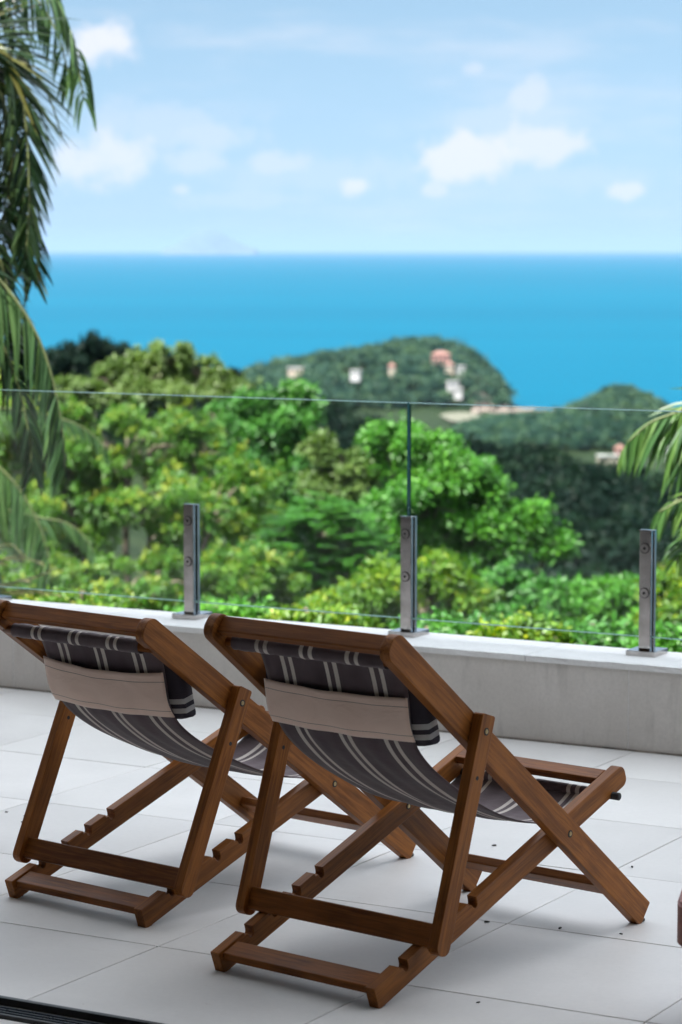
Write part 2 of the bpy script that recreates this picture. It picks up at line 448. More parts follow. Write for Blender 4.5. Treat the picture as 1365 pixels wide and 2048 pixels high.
# ------------------------------------------------------------------ object helpers
def link(o, parent=None):
    COL.objects.link(o)
    if parent is not None: o.parent = parent
    return o
def mobj(name, mesh, mat, parent=None, smooth=False):
    if mat and not mesh.materials:
        for m in (mat if isinstance(mat, (list, tuple)) else [mat]): mesh.materials.append(MATS[m])
    if smooth:
        mesh.polygons.foreach_set('use_smooth', [True] * len(mesh.polygons))
    return link(bpy.data.objects.new(name, mesh), parent)
def bobj(name, bm, mat, parent=None, smooth=False):
    me = bpy.data.meshes.new(name); bmesh.ops.recalc_face_normals(bm, faces=bm.faces)
    bm.to_mesh(me); bm.free()
    return mobj(name, me, mat, parent, smooth)
def tag(o, label=None, cat=None, group=None, kind=None):
    if label: o['label'] = label
    if cat: o['category'] = cat
    if group: o['group'] = group
    if kind: o['kind'] = kind
    return o
def empty(name, loc=(0, 0, 0), rz=0):
    o = bpy.data.objects.new(name, None); o.location = loc; o.rotation_euler = (0, 0, rz)
    o.empty_display_size = 0.1
    return link(o)
def bm_box(sx, sy, sz, bevel=0.0, seg=1, c=(0, 0, 0)):
    bm = bmesh.new()
    bmesh.ops.create_cube(bm, size=1, matrix=Matrix.Translation(c) @ Matrix.Diagonal((sx, sy, sz, 1)))
    if bevel: bmesh.ops.bevel(bm, geom=bm.edges[:], offset=bevel, segments=seg, affect='EDGES', profile=0.6)
    return bm
def bm_add_box(bm, c, s, M=None):
    m = Matrix.Translation(c) @ Matrix.Diagonal((*s, 1))
    bmesh.ops.create_cube(bm, size=1, matrix=(M @ m) if M else m)
def bm_plank(poly, th, bevel=0.002, seg=2):
    """outline in the local XZ plane, extruded th along Y, edges eased"""
    bm = bmesh.new()
    vs = [bm.verts.new((x, -th / 2, z)) for x, z in poly]
    f = bm.faces.new(vs)
    r = bmesh.ops.extrude_face_region(bm, geom=[f])
    bmesh.ops.translate(bm, vec=(0, th, 0), verts=[v for v in r['geom'] if isinstance(v, bmesh.types.BMVert)])
    bmesh.ops.recalc_face_normals(bm, faces=bm.faces)
    if bevel:
        es = [e for e in bm.edges if len(e.link_faces) == 2 and any(len(q.verts) > 4 or abs(q.normal.y) > 0.9 for q in e.link_faces)]
        bmesh.ops.bevel(bm, geom=es, offset=bevel, segments=seg, affect='EDGES', profile=0.6)
    return bm
def bm_cyl(r, depth, seg=20, axis='Y', r2=None, bevel=0.0):
    bm = bmesh.new()
    M = Matrix.Rotation(math.pi / 2, 4, 'X') if axis == 'Y' else (Matrix.Rotation(math.pi / 2, 4, 'Y') if axis == 'X' else Matrix())
    bmesh.ops.create_cone(bm, cap_ends=True, segments=seg, radius1=r, radius2=r2 if r2 is not None else r, depth=depth, matrix=M)
    if bevel:
        bmesh.ops.bevel(bm, geom=[e for e in bm.edges if any(len(f.verts) > 4 for f in e.link_faces)], offset=bevel, segments=2, affect='EDGES')
    return bm
def tube_arrays(pts, radii, seg=8):
    """one open tube; returns verts, quads"""
    pts = [Vector(p) for p in pts]
    V, F = [], []
    prev = None
    for i, p in enumerate(pts):
        t = (pts[min(i + 1, len(pts) - 1)] - pts[max(i - 1, 0)]).normalized()
        if prev is None:
            n = t.orthogonal().normalized()
        else:
            n = (prev - t * prev.dot(t))
            n = n.normalized() if n.length > 1e-6 else t.orthogonal().normalized()
        prev = n; b = t.cross(n)
        for k in range(seg):
            a = 2 * math.pi * k / seg
            V.append(p + (n * math.cos(a) + b * math.sin(a)) * radii[i])
    for i in range(len(pts) - 1):
        for k in range(seg):
            F.append((i * seg + k, i * seg + (k + 1) % seg, (i + 1) * seg + (k + 1) % seg, (i + 1) * seg + k))
    F.append(tuple(range(seg))[::-1]); F.append(tuple((len(pts) - 1) * seg + k for k in range(seg)))
    return V, F
class Geo:
    def __init__(s): s.V, s.F = [], []
    def add(s, V, F):
        o = len(s.V); s.V += [tuple(v) for v in V]; s.F += [tuple(i + o for i in f) for f in F]
    def tube(s, pts, radii, seg=8): s.add(*tube_arrays(pts, radii, seg))
    def build(s, name, mat, parent=None, smooth=True):
        me = bpy.data.meshes.new(name); me.from_pydata(s.V, [], s.F); me.update()
        return mobj(name, me, mat, parent, smooth)
def smooth_curve(ctrl, n):
    """Catmull-Rom through ctrl, resampled evenly to n points"""
    P = np.array([tuple(c) for c in ctrl], float)
    Q = np.vstack([2 * P[0] - P[1], P, 2 * P[-1] - P[-2]])
    out = []
    for i in range(len(P) - 1):
        p0, p1, p2, p3 = Q[i], Q[i + 1], Q[i + 2], Q[i + 3]
        for t in np.linspace(0, 1, 16, endpoint=False):
            out.append(0.5 * ((2 * p1) + (-p0 + p2) * t + (2 * p0 - 5 * p1 + 4 * p2 - p3) * t ** 2 + (-p0 + 3 * p1 - 3 * p2 + p3) * t ** 3))
    out.append(P[-1]); out = np.array(out)
    s = np.concatenate([[0], np.cumsum(np.linalg.norm(np.diff(out, axis=0), axis=1))])
    ss = np.linspace(0, s[-1], n)
    return np.stack([np.interp(ss, s, out[:, k]) for k in range(out.shape[1])], 1)

def nrm(a): return a / np.maximum(np.linalg.norm(a, axis=-1, keepdims=True), 1e-9)
def leaves_mesh(name, P, D, N, L, Wd, rnd, clump, fold=0.25, curl=0.12, simple=False):
    """P base points, D axis directions, N blade normals, L length, Wd width -> mesh of folded blades"""
    n = len(P)
    D = nrm(D); S = nrm(np.cross(D, N)); N = np.cross(S, D)
    L = L[:, None]; w = Wd[:, None] * 0.5
    if simple:
        V = np.stack([P, P + D * L * .45 + S * w + N * w * fold, P + D * L - N * L * curl, P + D * L * .45 - S * w + N * w * fold], 1)
        idx = np.array([[0, 1, 2, 3]]); per = 4
    else:
        V = np.stack([P, P + D * L * .30 + S * w * .92 + N * w * fold, P + D * L * .68 + S * w * .80 + N * (w * fold - L * curl * .4),
                      P + D * L - N * L * curl, P + D * L * .68 - S * w * .80 + N * (w * fold - L * curl * .4), P + D * L * .30 - S * w * .92 + N * w * fold], 1)
        idx = np.array([[0, 1, 2, 3], [0, 3, 4, 5]]); per = 6
    k = len(idx)
    F = (np.arange(n)[:, None, None] * per + idx[None]).reshape(-1)
    me = bpy.data.meshes.new(name)
    me.vertices.add(n * per); me.vertices.foreach_set('co', V.reshape(-1).astype(np.float32))
    me.loops.add(n * k * 4); me.loops.foreach_set('vertex_index', F.astype(np.int32))
    me.polygons.add(n * k); me.polygons.foreach_set('loop_start', np.arange(0, n * k * 4, 4, dtype=np.int32))
    me.update(calc_edges=True)
    for nm, arr in (('rnd', rnd), ('clump', clump)):
        at_ = me.attributes.new(nm, 'FLOAT', 'FACE'); at_.data.foreach_set('value', np.repeat(arr, k).astype(np.float32))
    return me
def rand_dirs(n):
    v = rng.normal(size=(n, 3)); return nrm(v)

# ================================================================== SETTING: terrace
AX, DY, A0, D0 = 0.650, 0.627, -3.565, 5.338       # tile module and a grid corner
PAR0, PAR1 = 8.28, 8.592                             # parapet front and back
TRK0, TRK1 = 4.652, 4.760
def slab(name, a0, a1, d0, d1, z0, z1, mat, parent=None, bevel=0.0):
    """a box in terrace coordinates, as an object with its own axes along the parapet"""
    bm = bm_box(a1 - a0, d1 - d0, z1 - z0, bevel)
    o = bobj(name, bm, mat, parent)
    o.location = tw((a0 + a1) / 2, (d0 + d1) / 2, (z0 + z1) / 2); o.rotation_euler = (0, 0, TA)
    return o
fl = slab('terrace_floor', -12, 3.2, TRK1 - 0.1, PAR1, -0.25, -0.0035, 'grout'); tag(fl, kind='structure')
fl_inv = None
def under(o, parent):                                # keep the world place when parenting
    o.parent = parent
    pm = Matrix.LocRotScale(parent.location, parent.rotation_euler, parent.scale)
    o.matrix_parent_inverse = pm.inverted()
    return o
G = 0.0040
rows = [TRK1 + 0.004] + [D0 + DY * k for k in range(0, 5)] + [PAR0]
tile_mesh = {}
for j in range(len(rows) - 1):
    d0, d1 = rows[j], rows[j + 1]
    for i in range(-12, 11):
        a0, a1 = A0 + AX * i, A0 + AX * (i + 1)
        key = round(d1 - d0, 3)
        if key not in tile_mesh:
            bm = bm_box(AX - G, d1 - d0 - G, 0.02, 0.0012)
            me = bpy.data.meshes.new('tile'); bm.to_mesh(me); bm.free(); me.materials.append(MATS['floor_tile']); tile_mesh[key] = me
        o = bpy.data.objects.new('tile', tile_mesh[key]); COL.objects.link(o)
        o.location = tw((a0 + a1) / 2, (d0 + d1) / 2, -0.01 + rng.uniform(-0.0004, 0.0004))
        o.rotation_euler = (rng.uniform(-1, 1) * 0.0006, rng.uniform(-1, 1) * 0.0006, TA)
        under(o, fl)
inf = slab('interior_floor', -9, 4, -3.2, TRK0 - 0.003, -0.22, -0.001, 'floor_tile'); tag(inf, kind='structure')

# sliding door track, black, sunk between the two floors
trk = empty('sliding_door_track', tw(-2.5, (TRK0 + TRK1) / 2, 0), TA)
tag(trk, 'black metal sliding door track sunk in the floor at the lower left corner', 'door track')
W_ = TRK1 - TRK0
bed = bobj('track_bed', bm_box(11, W_, 0.02, c=(0, 0, -0.018)), 'black_metal', trk)
for k, (y, w, h) in enumerate([(0.046, 0.016, 0.016), (0.012, 0.006, 0.006), (-0.004, 0.006, 0.006), (-0.020, 0.006, 0.006), (-0.048, 0.010, 0.010)]):
    bobj('rail', bm_box(11, w, h + 0.01, 0.001, c=(0, y, h / 2 - 0.0075)), 'black_metal' if k in (0, 4) else 'track_metal', trk)

# parapet: facing panels and coping stones
par = empty('parapet_wall', tw(-4.5, (PAR0 + PAR1) / 2, 0), TA)
tag(par, 'low grey stone clad parapet wall with pale coping along the terrace edge', 'parapet')
PZ = 0.302
dm = (PAR0 + PAR1) / 2
bobj('wall_core', bm_box(15, PAR1 - PAR0 - 0.014, PZ - 0.024 + 1.2, c=(0, -0.0052, (PZ - 0.024 - 1.2) / 2)), 'coping_stone', par)
bobj('base_joint', bm_box(15, 0.006, 0.006, c=(0, PAR0 - 0.0025 - dm, 0.0029)), 'grout', par)
joints = [-12.0] + [-3.59 - 1.305 * k for k in range(5, -1, -1)] + [-2.285, -0.98, 0.325, 1.63, 3.0]
for a0, a1 in zip(joints[:-1], joints[1:]):
    o = bobj('facing_panel', bm_box(a1 - a0 - 0.003, 0.014, PZ - 0.022, 0.0012), 'wall_stone', par)
    o.location = ((a0 + a1) / 2 + 4.5, PAR0 + 0.007 - dm + rng.uniform(-0.0006, 0.0006), (PZ - 0.022) / 2)
cj = [-12.0] + [-3.98 - 0.62 * k for k in range(11, -1, -1)] + [-3.36, -2.74, -2.12, -1.5, -0.88, -0.26, 0.36, 0.98, 1.6, 3.0]
for k, (a0, a1) in enumerate(zip(cj[:-1], cj[1:])):
    bm = bm_box(a1 - a0 - 0.003, PAR1 - PAR0 + 0.012, 0.022, 0.0025, 2)
    es = [e for e in bm.edges if e.calc_length() > 0.2]
    bmesh.ops.subdivide_edges(bm, edges=es, cuts=14)
    for v in bm.verts:                                # chipped, uneven arris
        if v.co.y < -0.1 and v.co.z > 0.0 and random.random() < 0.5:
            v.co.y += random.random() ** 3 * 0.006; v.co.z -= random.random() ** 3 * 0.005
    o = bobj('coping_stone', bm, 'coping_stone', par)
    o.location = ((a0 + a1) / 2 + 4.5, rng.uniform(-0.002, 0.002), PZ - 0.011 + rng.uniform(-0.0008, 0.0012))

# glass balustrade on the coping
GD = 8.505
bal = empty('glass_balustrade', tw(-4.565, GD, PZ), TA)
tag(bal, 'frameless clear glass balustrade held by short square steel posts on the parapet', 'balustrade')
PITCHP = 0.946
def make_post(x):
    p = empty('post', (x, 0, 0)); p.parent = bal
    return p
def post_part(name, bm, mat, x, y, z, parent=bal, smooth=False):
    o = bobj(name, bm, mat, parent, smooth); o.location = (x, y, z); return o
PH = 0.425
for k in range(-2, 3):
    x = PITCHP * k - (0.014 if k == -2 else 0)
    fr = post_part('post', bm_box(0.043, 0.018, PH, 0.0016, 2), 'steel', x, -0.0155, PH / 2 + 0.012)
    o = bobj('clamp', bm_box(0.043, 0.018, PH, 0.0016, 2), 'steel', fr); o.location = (0, 0.031, 0)
    o = bobj('cap', bm_box(0.043, 0.018, 0.003, 0.0008), 'steel', fr); o.location = (0, 0, PH / 2 + 0.0016)
    o = bobj('base_plate', bm_box(0.108, 0.122, 0.019, 0.0015, 2), 'steel', fr); o.location = (0, 0.0155, -PH / 2 - 0.0025)
    for zz in (0.678, 0.521):
        zb_ = zz - PZ - PH / 2 - 0.012
        g_ = bobj('gap_ring', bm_cyl(0.0185, 0.002, 28, 'Y'), 'bolt_hole', fr); g_.location = (-0.001, -0.0094, zb_)  # dark disc added to outline the bolt like a shaded gap
        b = bobj('bolt', bm_cyl(0.0160, 0.006, 28, 'Y', bevel=0.0015), 'steel', fr, False); b.location = (-0.001, -0.0110, zb_)
        d = bobj('socket', bm_cyl(0.0055, 0.002, 6, 'Y'), 'bolt_hole', fr); d.location = (-0.001, -0.0138, zb_)
for x0, x1 in ((-1.892, -0.0025), (0.0025, 1.892)):
    bm = bm_box(x1 - x0, 0.011, 0.795)
    for f in list(bm.faces):
        f.material_index = 0 if abs(f.normal.y) > 0.9 else (2 if abs(f.normal.x) > 0.9 else 1)
    big = [f for f in bm.faces if f.material_index == 0]
    r_ = bmesh.ops.inset_individual(bm, faces=big, thickness=0.0042)
    for f in r_['faces']:
        c_ = f.calc_center_median(); f.material_index = 2 if abs(c_.x) > (x1 - x0) / 2 - 0.004 else 1
    me = bpy.data.meshes.new('glass_pane'); bm.to_mesh(me); bm.free()
    o = mobj('glass_pane', me, ['pane_glass', 'pane_edge', 'pane_joint'], bal); o.location = ((x0 + x1) / 2, 0, 0.3975 + 0.060)

# house behind and above the camera: its upper storey shades the terrace
hs_ = empty('house', tw(-2.5, 4.7, 0), TA)
tag(hs_, 'beige plastered house whose open room looks out over the terrace', 'house')
def hpart(name, a0, a1, d0, d1, z0, z1, mat='plaster'):
    o = bobj(name, bm_box(a1 - a0, d1 - d0, z1 - z0), mat, hs_)
    o.location = ((a0 + a1) / 2 + 2.5, (d0 + d1) / 2 - 4.7, (z0 + z1) / 2)
HTOP = 5.3
hpart('side_wall', -9.3, -9.002, -3.5, 4.6, -0.3, 2.9)
hpart('side_wall', 4.002, 4.3, -3.5, 4.6, -0.3, 2.9)
hpart('back_wall', -8.998, 3.998, -3.5, -3.202, -0.3, 2.9, 'wood')
hpart('ceiling_slab', -9.3, 4.3, -3.5, 5.2, 2.902, 3.15)
hpart('upper_storey', -24, 6, -3.5, 4.7, 3.152, HTOP)
hpart('roof_slab', -24.4, 6.4, -3.9, 5.85, HTOP + 0.002, HTOP + 0.25)
hpart('facade_wing', -24, -9.302, -3.4, 4.6, -0.3, 3.15, 'wood')

# ================================================================== deck chairs
def rounded_bar(L, w, r_end=None, r_start=0.0, n=8):
    """outline along +X from 0 to L, width w; rounded far end of corner radius r_end"""
    pts = []
    h = w / 2
    rs = max(r_start, 0.0015)
    for cx, cz, a0 in ((rs, -h + rs, 180), ):
        for k in range(5): 
            a = R(a0 + 90 * k / 4); pts.append((cx + rs * math.cos(a), cz + rs * math.sin(a)))
    re = r_end or 0.0015
    for k in range(n + 1):
        a = R(-90 + 90 * k / n); pts.append((L - re + re * math.cos(a), -h + re + re * math.sin(a)))
    for k in range(n + 1):
        a = R(0 + 90 * k / n); pts.append((L - re + re * math.cos(a), h - re + re * math.sin(a)))
    for k in range(5):
        a = R(90 + 90 * k / 4); pts.append((rs + rs * math.cos(a), h - rs + rs * math.sin(a)))
    out = []
    for p in pts:
        if not out or (abs(p[0] - out[-1][0]) + abs(p[1] - out[-1][1])) > 2e-4: out.append(p)
    return out

def deck_chair(label, loc, yaw, foot, slope, seat_slope, pivot_u, notch, prop_top, prop_bot, curve, cushion_c, cushion_tilt, band_rng, sag):
    ch = empty('deck_chair', loc, yaw)
    tag(ch, label, 'deck chair', 'wooden deck chairs on the terrace')
    rnd_ = random.Random(label)
    def put(o, u, y, z, ang):                        # local X turned to elevation ang in the chair's side plane (x = forward)
        o.location = (u, y, z); o.rotation_euler = (0, -ang, 0); return o
    # --- back frame: two long rails from the front feet up to the head end
    LB = 1.318; wb = 0.069
    ang_b = math.pi - math.atan(slope)               # from foot up and backwards
    for s in (-1, 1):
        poly = rounded_bar(LB, wb, 0.028, 0.004)
        o = bobj('back_rail', bm_plank(poly, 0.029, 0.0022), 'wood', ch)
        put(o, foot[0], s * 0.268, foot[1] + 0.012, ang_b)
        ft = bobj('foot_pad', bm_box(0.034, 0.024, 0.010, 0.003), 'rubber', ch); ft.location = (foot[0] - 0.012, s * 0.268, 0.0055)
    ub, zb = -1 / math.sqrt(1 + slope * slope), slope / math.sqrt(1 + slope * slope)      # along the rail, upward
    nb = Vector((zb, 0, -ub))                         # rail normal, on the seat side (forward/up)
    def on_back(t, off=0.0):
        return foot[0] + ub * t + nb.x * off, foot[1] + 0.012 + zb * t + nb.z * off
    u, z = on_back(LB - 0.030, 0.008)
    put(bobj('top_rail', bm_plank(rounded_bar(0.026, 0.042, 0.004, 0.004), 0.505, 0.002), 'wood_cross', ch), u - ub * 0.013, 0, z - zb * 0.013, ang_b)
    u, z = on_back(0.115, -0.002)
    put(bobj('front_stretcher', bm_plank(rounded_bar(0.052, 0.024, 0.004, 0.004), 0.506, 0.002), 'wood_cross', ch), u, 0, z, ang_b)
    # --- seat frame: two notched rails from the rear feet up to the front
    ws = 0.056; LS = 1.062; a_s = math.atan(seat_slope)
    cs, sn = math.cos(a_s), math.sin(a_s)
    rear = (-0.014, 0.027 - 0.014 * seat_slope)
    NOTCH = [0.085, 0.172, 0.259, 0.346]
    for s in (-1, 1):
        h = ws / 2
        poly = [(0.002, -h), (LS - 0.02, -h)]
        for k in range(1, 7): a = R(-90 + 90 * k / 6); poly.append((LS - 0.02 + 0.02 * math.cos(a), -h + 0.02 + 0.02 * math.sin(a)))
        for k in range(0, 7): a = R(90 * k / 6); poly.append((LS - 0.022 + 0.022 * math.cos(a), h - 0.022 + 0.022 * math.sin(a)))
        for c in sorted(NOTCH, reverse=True):         # steep front wall, round bottom, sloping back lip
            x = (c - rear[0]) / cs + 0.012
            poly += [(x + 0.010, h), (x + 0.0095, h - 0.012)]
            for k in range(1, 6):
                a = R(-180 * k / 6); poly.append((x + 0.0095 * math.cos(a), h - 0.013 + 0.011 * math.sin(a)))
            poly += [(x - 0.012, h - 0.010), (x - 0.020, h - 0.008), (x - 0.062, h - 0.0005)] if False else [(x - 0.011, h - 0.009), (x - 0.020, h - 0.0085), (x - 0.022, h)]
        poly += [(0.002, h), (0.0, h - 0.002), (0.0, -h + 0.002)]
        o = bobj('seat_rail', bm_plank(poly, 0.029, 0.0014, 1), 'wood', ch)
        put(o, rear[0], s * 0.238, rear[1], a_s)
        ft = bobj('foot_pad', bm_box(0.030, 0.024, 0.012, 0.003), 'rubber', ch); ft.location = (0.008, s * 0.238, 0.0058)
    def on_seat(t, off=0.0):
        return rear[0] + cs * t - sn * off, rear[1] + sn * t + cs * off
    u, z = on_seat(0.012, 0.012)
    put(bobj('rear_bar', bm_plank(rounded_bar(0.056, 0.022, 0.003, 0.003), 0.446, 0.002), 'wood_cross', ch), u, 0, z, a_s)
    u, z = on_seat(LS - 0.085, 0.018)
    put(bobj('front_bar', bm_plank(rounded_bar(0.046, 0.021, 0.003, 0.003), 0.446, 0.002), 'wood_cross', ch), u, 0, z, a_s)
    ud, zd = on_seat(LS - 0.070, -0.026)
    o = bobj('seat_dowel', bm_cyl(0.010, 0.545, 16, 'Y', bevel=0.001), 'bolt_hole', ch, True); o.location = (ud, 0, zd)
    # --- prop legs with their cross bar
    pt, pb = Vector((prop_top[0], 0, prop_top[1])), Vector((prop_bot[0], 0, prop_bot[1]))
    dp = pt - pb; LP = dp.length; ap = math.atan2(dp.z, dp.x)
    for s in (-1, 1):
        o = bobj('prop_leg', bm_plank(rounded_bar(LP, 0.050, 0.006, 0.022), 0.028, 0.002), 'wood', ch)
        put(o, pb.x, s * 0.298, pb.z, ap)
        q = pb + dp * ((LP - 0.150) / LP)
        o = bobj('screw_hole', bm_cyl(0.0052, 0.0292, 16, 'Y'), 'bolt_hole', ch); o.location = (q.x, s * 0.298, q.z)
    q = pb + dp.normalized() * 0.014
    put(bobj('prop_crossbar', bm_plank(rounded_bar(0.056, 0.024, 0.004, 0.006), 0.566, 0.002), 'wood_cross', ch), q.x, 0, q.z, ap)
    # --- bolts
    def bolt(u, y, z, s):
        o = bobj('bolt', bm_cyl(0.0092, 0.003, 20, 'Y'), 'bolt_hole', ch); o.location = (u, y, z)  # dark disc gives the shade of a recess round the bolt head
        c = bobj('bolt_head', bm_cyl(0.0058, 0.0036, 16, 'Y', bevel=0.0008), 'brass', o); c.location = (0.0006, -s * -0.0006, 0)
    for s in (-1, 1):
        tb = pb + dp * ((LP - 0.040) / LP)
        bolt(tb.x, s * 0.3115, tb.z, s); bolt(tb.x, s * 0.2845, tb.z, s) if False else None
        pz = foot[1] + 0.012 + (foot[0] - pivot_u) * slope
        bolt(pivot_u, s * 0.2820, pz, s)
        bolt(pivot_u, s * 0.2240, pz, -s)
    # --- canvas sling
    C = smooth_curve([(a, b) for a, b in curve], 72)
    ny = 33; half = 0.228
    bm = bmesh.new(); grid = []
    T = np.gradient(C, axis=0); T /= np.linalg.norm(T, axis=1)[:, None]
    Nn = np.stack([-T[:, 1], T[:, 0]], 1)             # points to the seat side
    Nn *= np.sign(Nn[:, 1:2] + 1e-9) if False else 1
    for i, (cu, cz) in enumerate(C):
        s_ = i / (len(C) - 1); row = []
        hw = half * (1 - 0.10 * math.sin(math.pi * min(1, s_ * 1.15)) ** 0.8)
        for j in range(ny):
            v = -1 + 2 * j / (ny - 1)
            k = sag * (1 - v * v) * math.sin(math.pi * s_)
            w = 0.0016 * math.sin(v * 9 + s_ * 17) * math.sin(math.pi * s_) + 0.0012 * math.sin(v * 23 + s_ * 6 + 1)
            row.append(bm.verts.new((cu - Nn[i, 0] * (k + w) * 1.0, v * hw, cz - Nn[i, 1] * (k + w) * 1.0 - 0.0)))
        grid.append(row)
    for i in range(len(grid) - 1):
        for j in range(ny - 1): bm.faces.new((grid[i][j], grid[i][j + 1], grid[i + 1][j + 1], grid[i + 1][j]))
    sl = bobj('canvas_sling', bm, 'striped_canvas', ch, True)
    md = sl.modifiers.new('thick', 'SOLIDIFY'); md.thickness = 0.0018; md.offset = 0
    # sleeve round the head dowel and the hem round the seat dowel
    cu, cz = curve[0]
    o = bobj('head_dowel', bm_cyl(0.0125, 0.535, 18, 'Y', bevel=0.001), 'wood_cross', ch, True); o.location = (cu - 0.004, 0, cz - 0.014)
    bm = bmesh.new(); rings = []
    for j in range(41):
        y = -0.232 + 0.464 * j / 40
        rr = 0.0165 + 0.0012 * math.sin(j * 1.9) * math.sin(j * 0.7)
        rings.append([bm.verts.new((cu - 0.004 + rr * math.cos(a), y, cz - 0.014 + rr * math.sin(a) * 1.1)) for a in np.linspace(0, 2 * math.pi, 18, endpoint=False)])
    for a, b in zip(rings[:-1], rings[1:]):
        for k in range(18): bm.faces.new((a[k], a[(k + 1) % 18], b[(k + 1) % 18], b[k]))
    bobj('canvas_sleeve', bm, 'striped_canvas', ch, True)
    bm = bmesh.new(); rings = []
    for j in range(21):
        y = -0.215 + 0.43 * j / 20
        rings.append([bm.verts.new((ud + 0.0135 * math.cos(a), y, zd + 0.0135 * math.sin(a))) for a in np.linspace(0, 2 * math.pi, 14, endpoint=False)])
    for a, b in zip(rings[:-1], rings[1:]):
        for k in range(14): bm.faces.new((a[k], a[(k + 1) % 14], b[(k + 1) % 14], b[k]))
    bobj('canvas_hem', bm, 'striped_canvas', ch, True)
    # --- head cushion lying on the sea side of the sling, strapped by a beige band round the back
    bm = bmesh.new(); nu, nv = 20, 36
    hx, hy, hz = 0.034, 0.243, 0.084
    V = []
    for i in range(nv + 1):
        t = -1 + 2 * i / nv; y = hy * t
        e = (1 - abs(t) ** 7) ** 0.30 if abs(t) < 1 else 0.0
        e = max(e, 0.55)
        ring = []
        for k in range(nu):
            a = 2 * math.pi * k / nu
            c_, s_ = math.cos(a), math.sin(a)
            x = hx * math.copysign(abs(c_) ** 0.55, c_) * e
            z_ = hz * math.copysign(abs(s_) ** 0.50, s_) * (0.75 + 0.25 * e)
            ring.append(bm.verts.new((x + 0.003 * math.sin(7 * t + 3 * a), y, z_ + 0.003 * math.sin(5 * t + a * 2))))
        V.append(ring)
    for a, b in zip(V[:-1], V[1:]):
        for k in range(nu): bm.faces.new((a[k], a[(k + 1) % nu], b[(k + 1) % nu], b[k]))
    bm.faces.new(V[0][::-1]); bm.faces.new(V[-1])
    cu_ = bobj('head_cushion', bm, 'cushion_canvas', ch, True)
    cu_.location = (cushion_c[0], 0, cushion_c[1]); cu_.rotation_euler = (0, cushion_tilt, 0)
    # the strap
    i0, i1 = [int(round(q * (len(C) - 1))) for q in band_rng]
    seg = C[i0:i1 + 1]; segN = Nn[i0:i1 + 1]
    bm = bmesh.new(); uvl = bm.loops.layers.uv.new('UVMap'); nB = 12; grid = []
    fr = np.linspace(0, len(seg) - 1, nB)
    for q, ff in enumerate(fr):
        lo = int(ff); hi = min(lo + 1, len(seg) - 1); w = ff - lo
        p = seg[lo] * (1 - w) + seg[hi] * w; n = segN[lo] * (1 - w) + segN[hi] * w
        t01 = q / (nB - 1)
        row = []
        for j in range(49):
            v = -1 + 2 * j / 48
            lift = 0.0075 + 0.004 * (0.5 + 0.5 * math.sin(9 * v + 4 * t01 + rnd_.random() * 0.05)) * (1 - v * v) + 0.012 * math.sin(math.pi * t01) * 0.35
            dip = 0.010 * (1 - v * v) * (1 - t01) * (1 if sag > 0.012 else 0.4)
            k = sag * (1 - v * v) * 0.75
            x = p[0] - n[0] * (lift + k); z = p[1] - n[1] * (lift + k) - dip
            row.append((bm.verts.new((x, v * 0.2185, z)), (j / 48, t01)))
        grid.append(row)
    for a, b in zip(grid[:-1], grid[1:]):
        for j in range(48):
            f = bm.faces.new((a[j][0], a[j + 1][0], b[j + 1][0], b[j][0]))
            for lp, uv in zip(f.loops, (a[j][1], a[j + 1][1], b[j + 1][1], b[j][1])): lp[uvl].uv = uv
    st = bobj('cushion_strap', bm, 'beige_cloth', ch, True)
    st.modifiers.new('thick', 'SOLIDIFY').thickness = 0.0025
    return ch

YAW = R(50)
deck_chair('right hand wooden deck chair with dark striped canvas, nearer the camera and set more upright',
           (-0.1034, 6.0282, 0), YAW, (1.035, 0.008), 0.791, 0.370, 0.697, 1, (0.326, 0.636), (0.150, 0.098),
           [(0.052, 0.800), (0.085, 0.796), (0.112, 0.772), (0.130, 0.735), (0.150, 0.670), (0.166, 0.605), (0.205, 0.545), (0.295, 0.472), (0.42, 0.400), (0.55, 0.342),
            (0.68, 0.305), (0.78, 0.293), (0.86, 0.307), (0.925, 0.338)],
           (0.196, 0.650), -0.25, (0.142, 0.243), 0.010)
deck_chair('left hand wooden deck chair with dark striped canvas, farther away and reclined lower',
           (-0.6842, 6.7475, 0), YAW, (1.050, 0.008), 0.700, 0.345, 0.701, 0, (0.312, 0.580), (0.078, 0.072),
           [(0.012, 0.730), (0.045, 0.727), (0.075, 0.704), (0.095, 0.668), (0.115, 0.608), (0.132, 0.548), (0.175, 0.490), (0.270, 0.424), (0.40, 0.360), (0.54, 0.308),
            (0.67, 0.276), (0.78, 0.268), (0.86, 0.284), (0.925, 0.318)],
           (0.162, 0.590), -0.25, (0.132, 0.234), 0.014)

# low red wood table whose rounded corner enters the frame on the right
tb = empty('low_wooden_table', (1.182, 5.60, 0), R(-12))
tag(tb, 'low reddish wooden table with a thick rounded top at the right edge', 'table')
poly = []
hx, hy = 0.44, 0.28
for cx, cy, a0 in ((hx - 0.10, hy - 0.10, 0), (-hx + 0.10, hy - 0.10, 90), (-hx + 0.10, -hy + 0.10, 180), (hx - 0.10, -hy + 0.10, 270)):
    for k in range(9): a = R(a0 + 90 * k / 8); poly.append((cx + 0.10 * math.cos(a), cy + 0.10 * math.sin(a)))
def ring_plate(poly, z0, z1, bevel):
    bm = bmesh.new(); f = bm.faces.new([bm.verts.new((x, y, z0)) for x, y in poly])
    r = bmesh.ops.extrude_face_region(bm, geom=[f]); bmesh.ops.translate(bm, vec=(0, 0, z1 - z0), verts=[v for v in r['geom'] if isinstance(v, bmesh.types.BMVert)])
    bmesh.ops.recalc_face_normals(bm, faces=bm.faces)
    bmesh.ops.bevel(bm, geom=[e for e in bm.edges if any(len(q.verts) > 4 for q in e.link_faces)], offset=bevel, segments=3, affect='EDGES')
    return bm
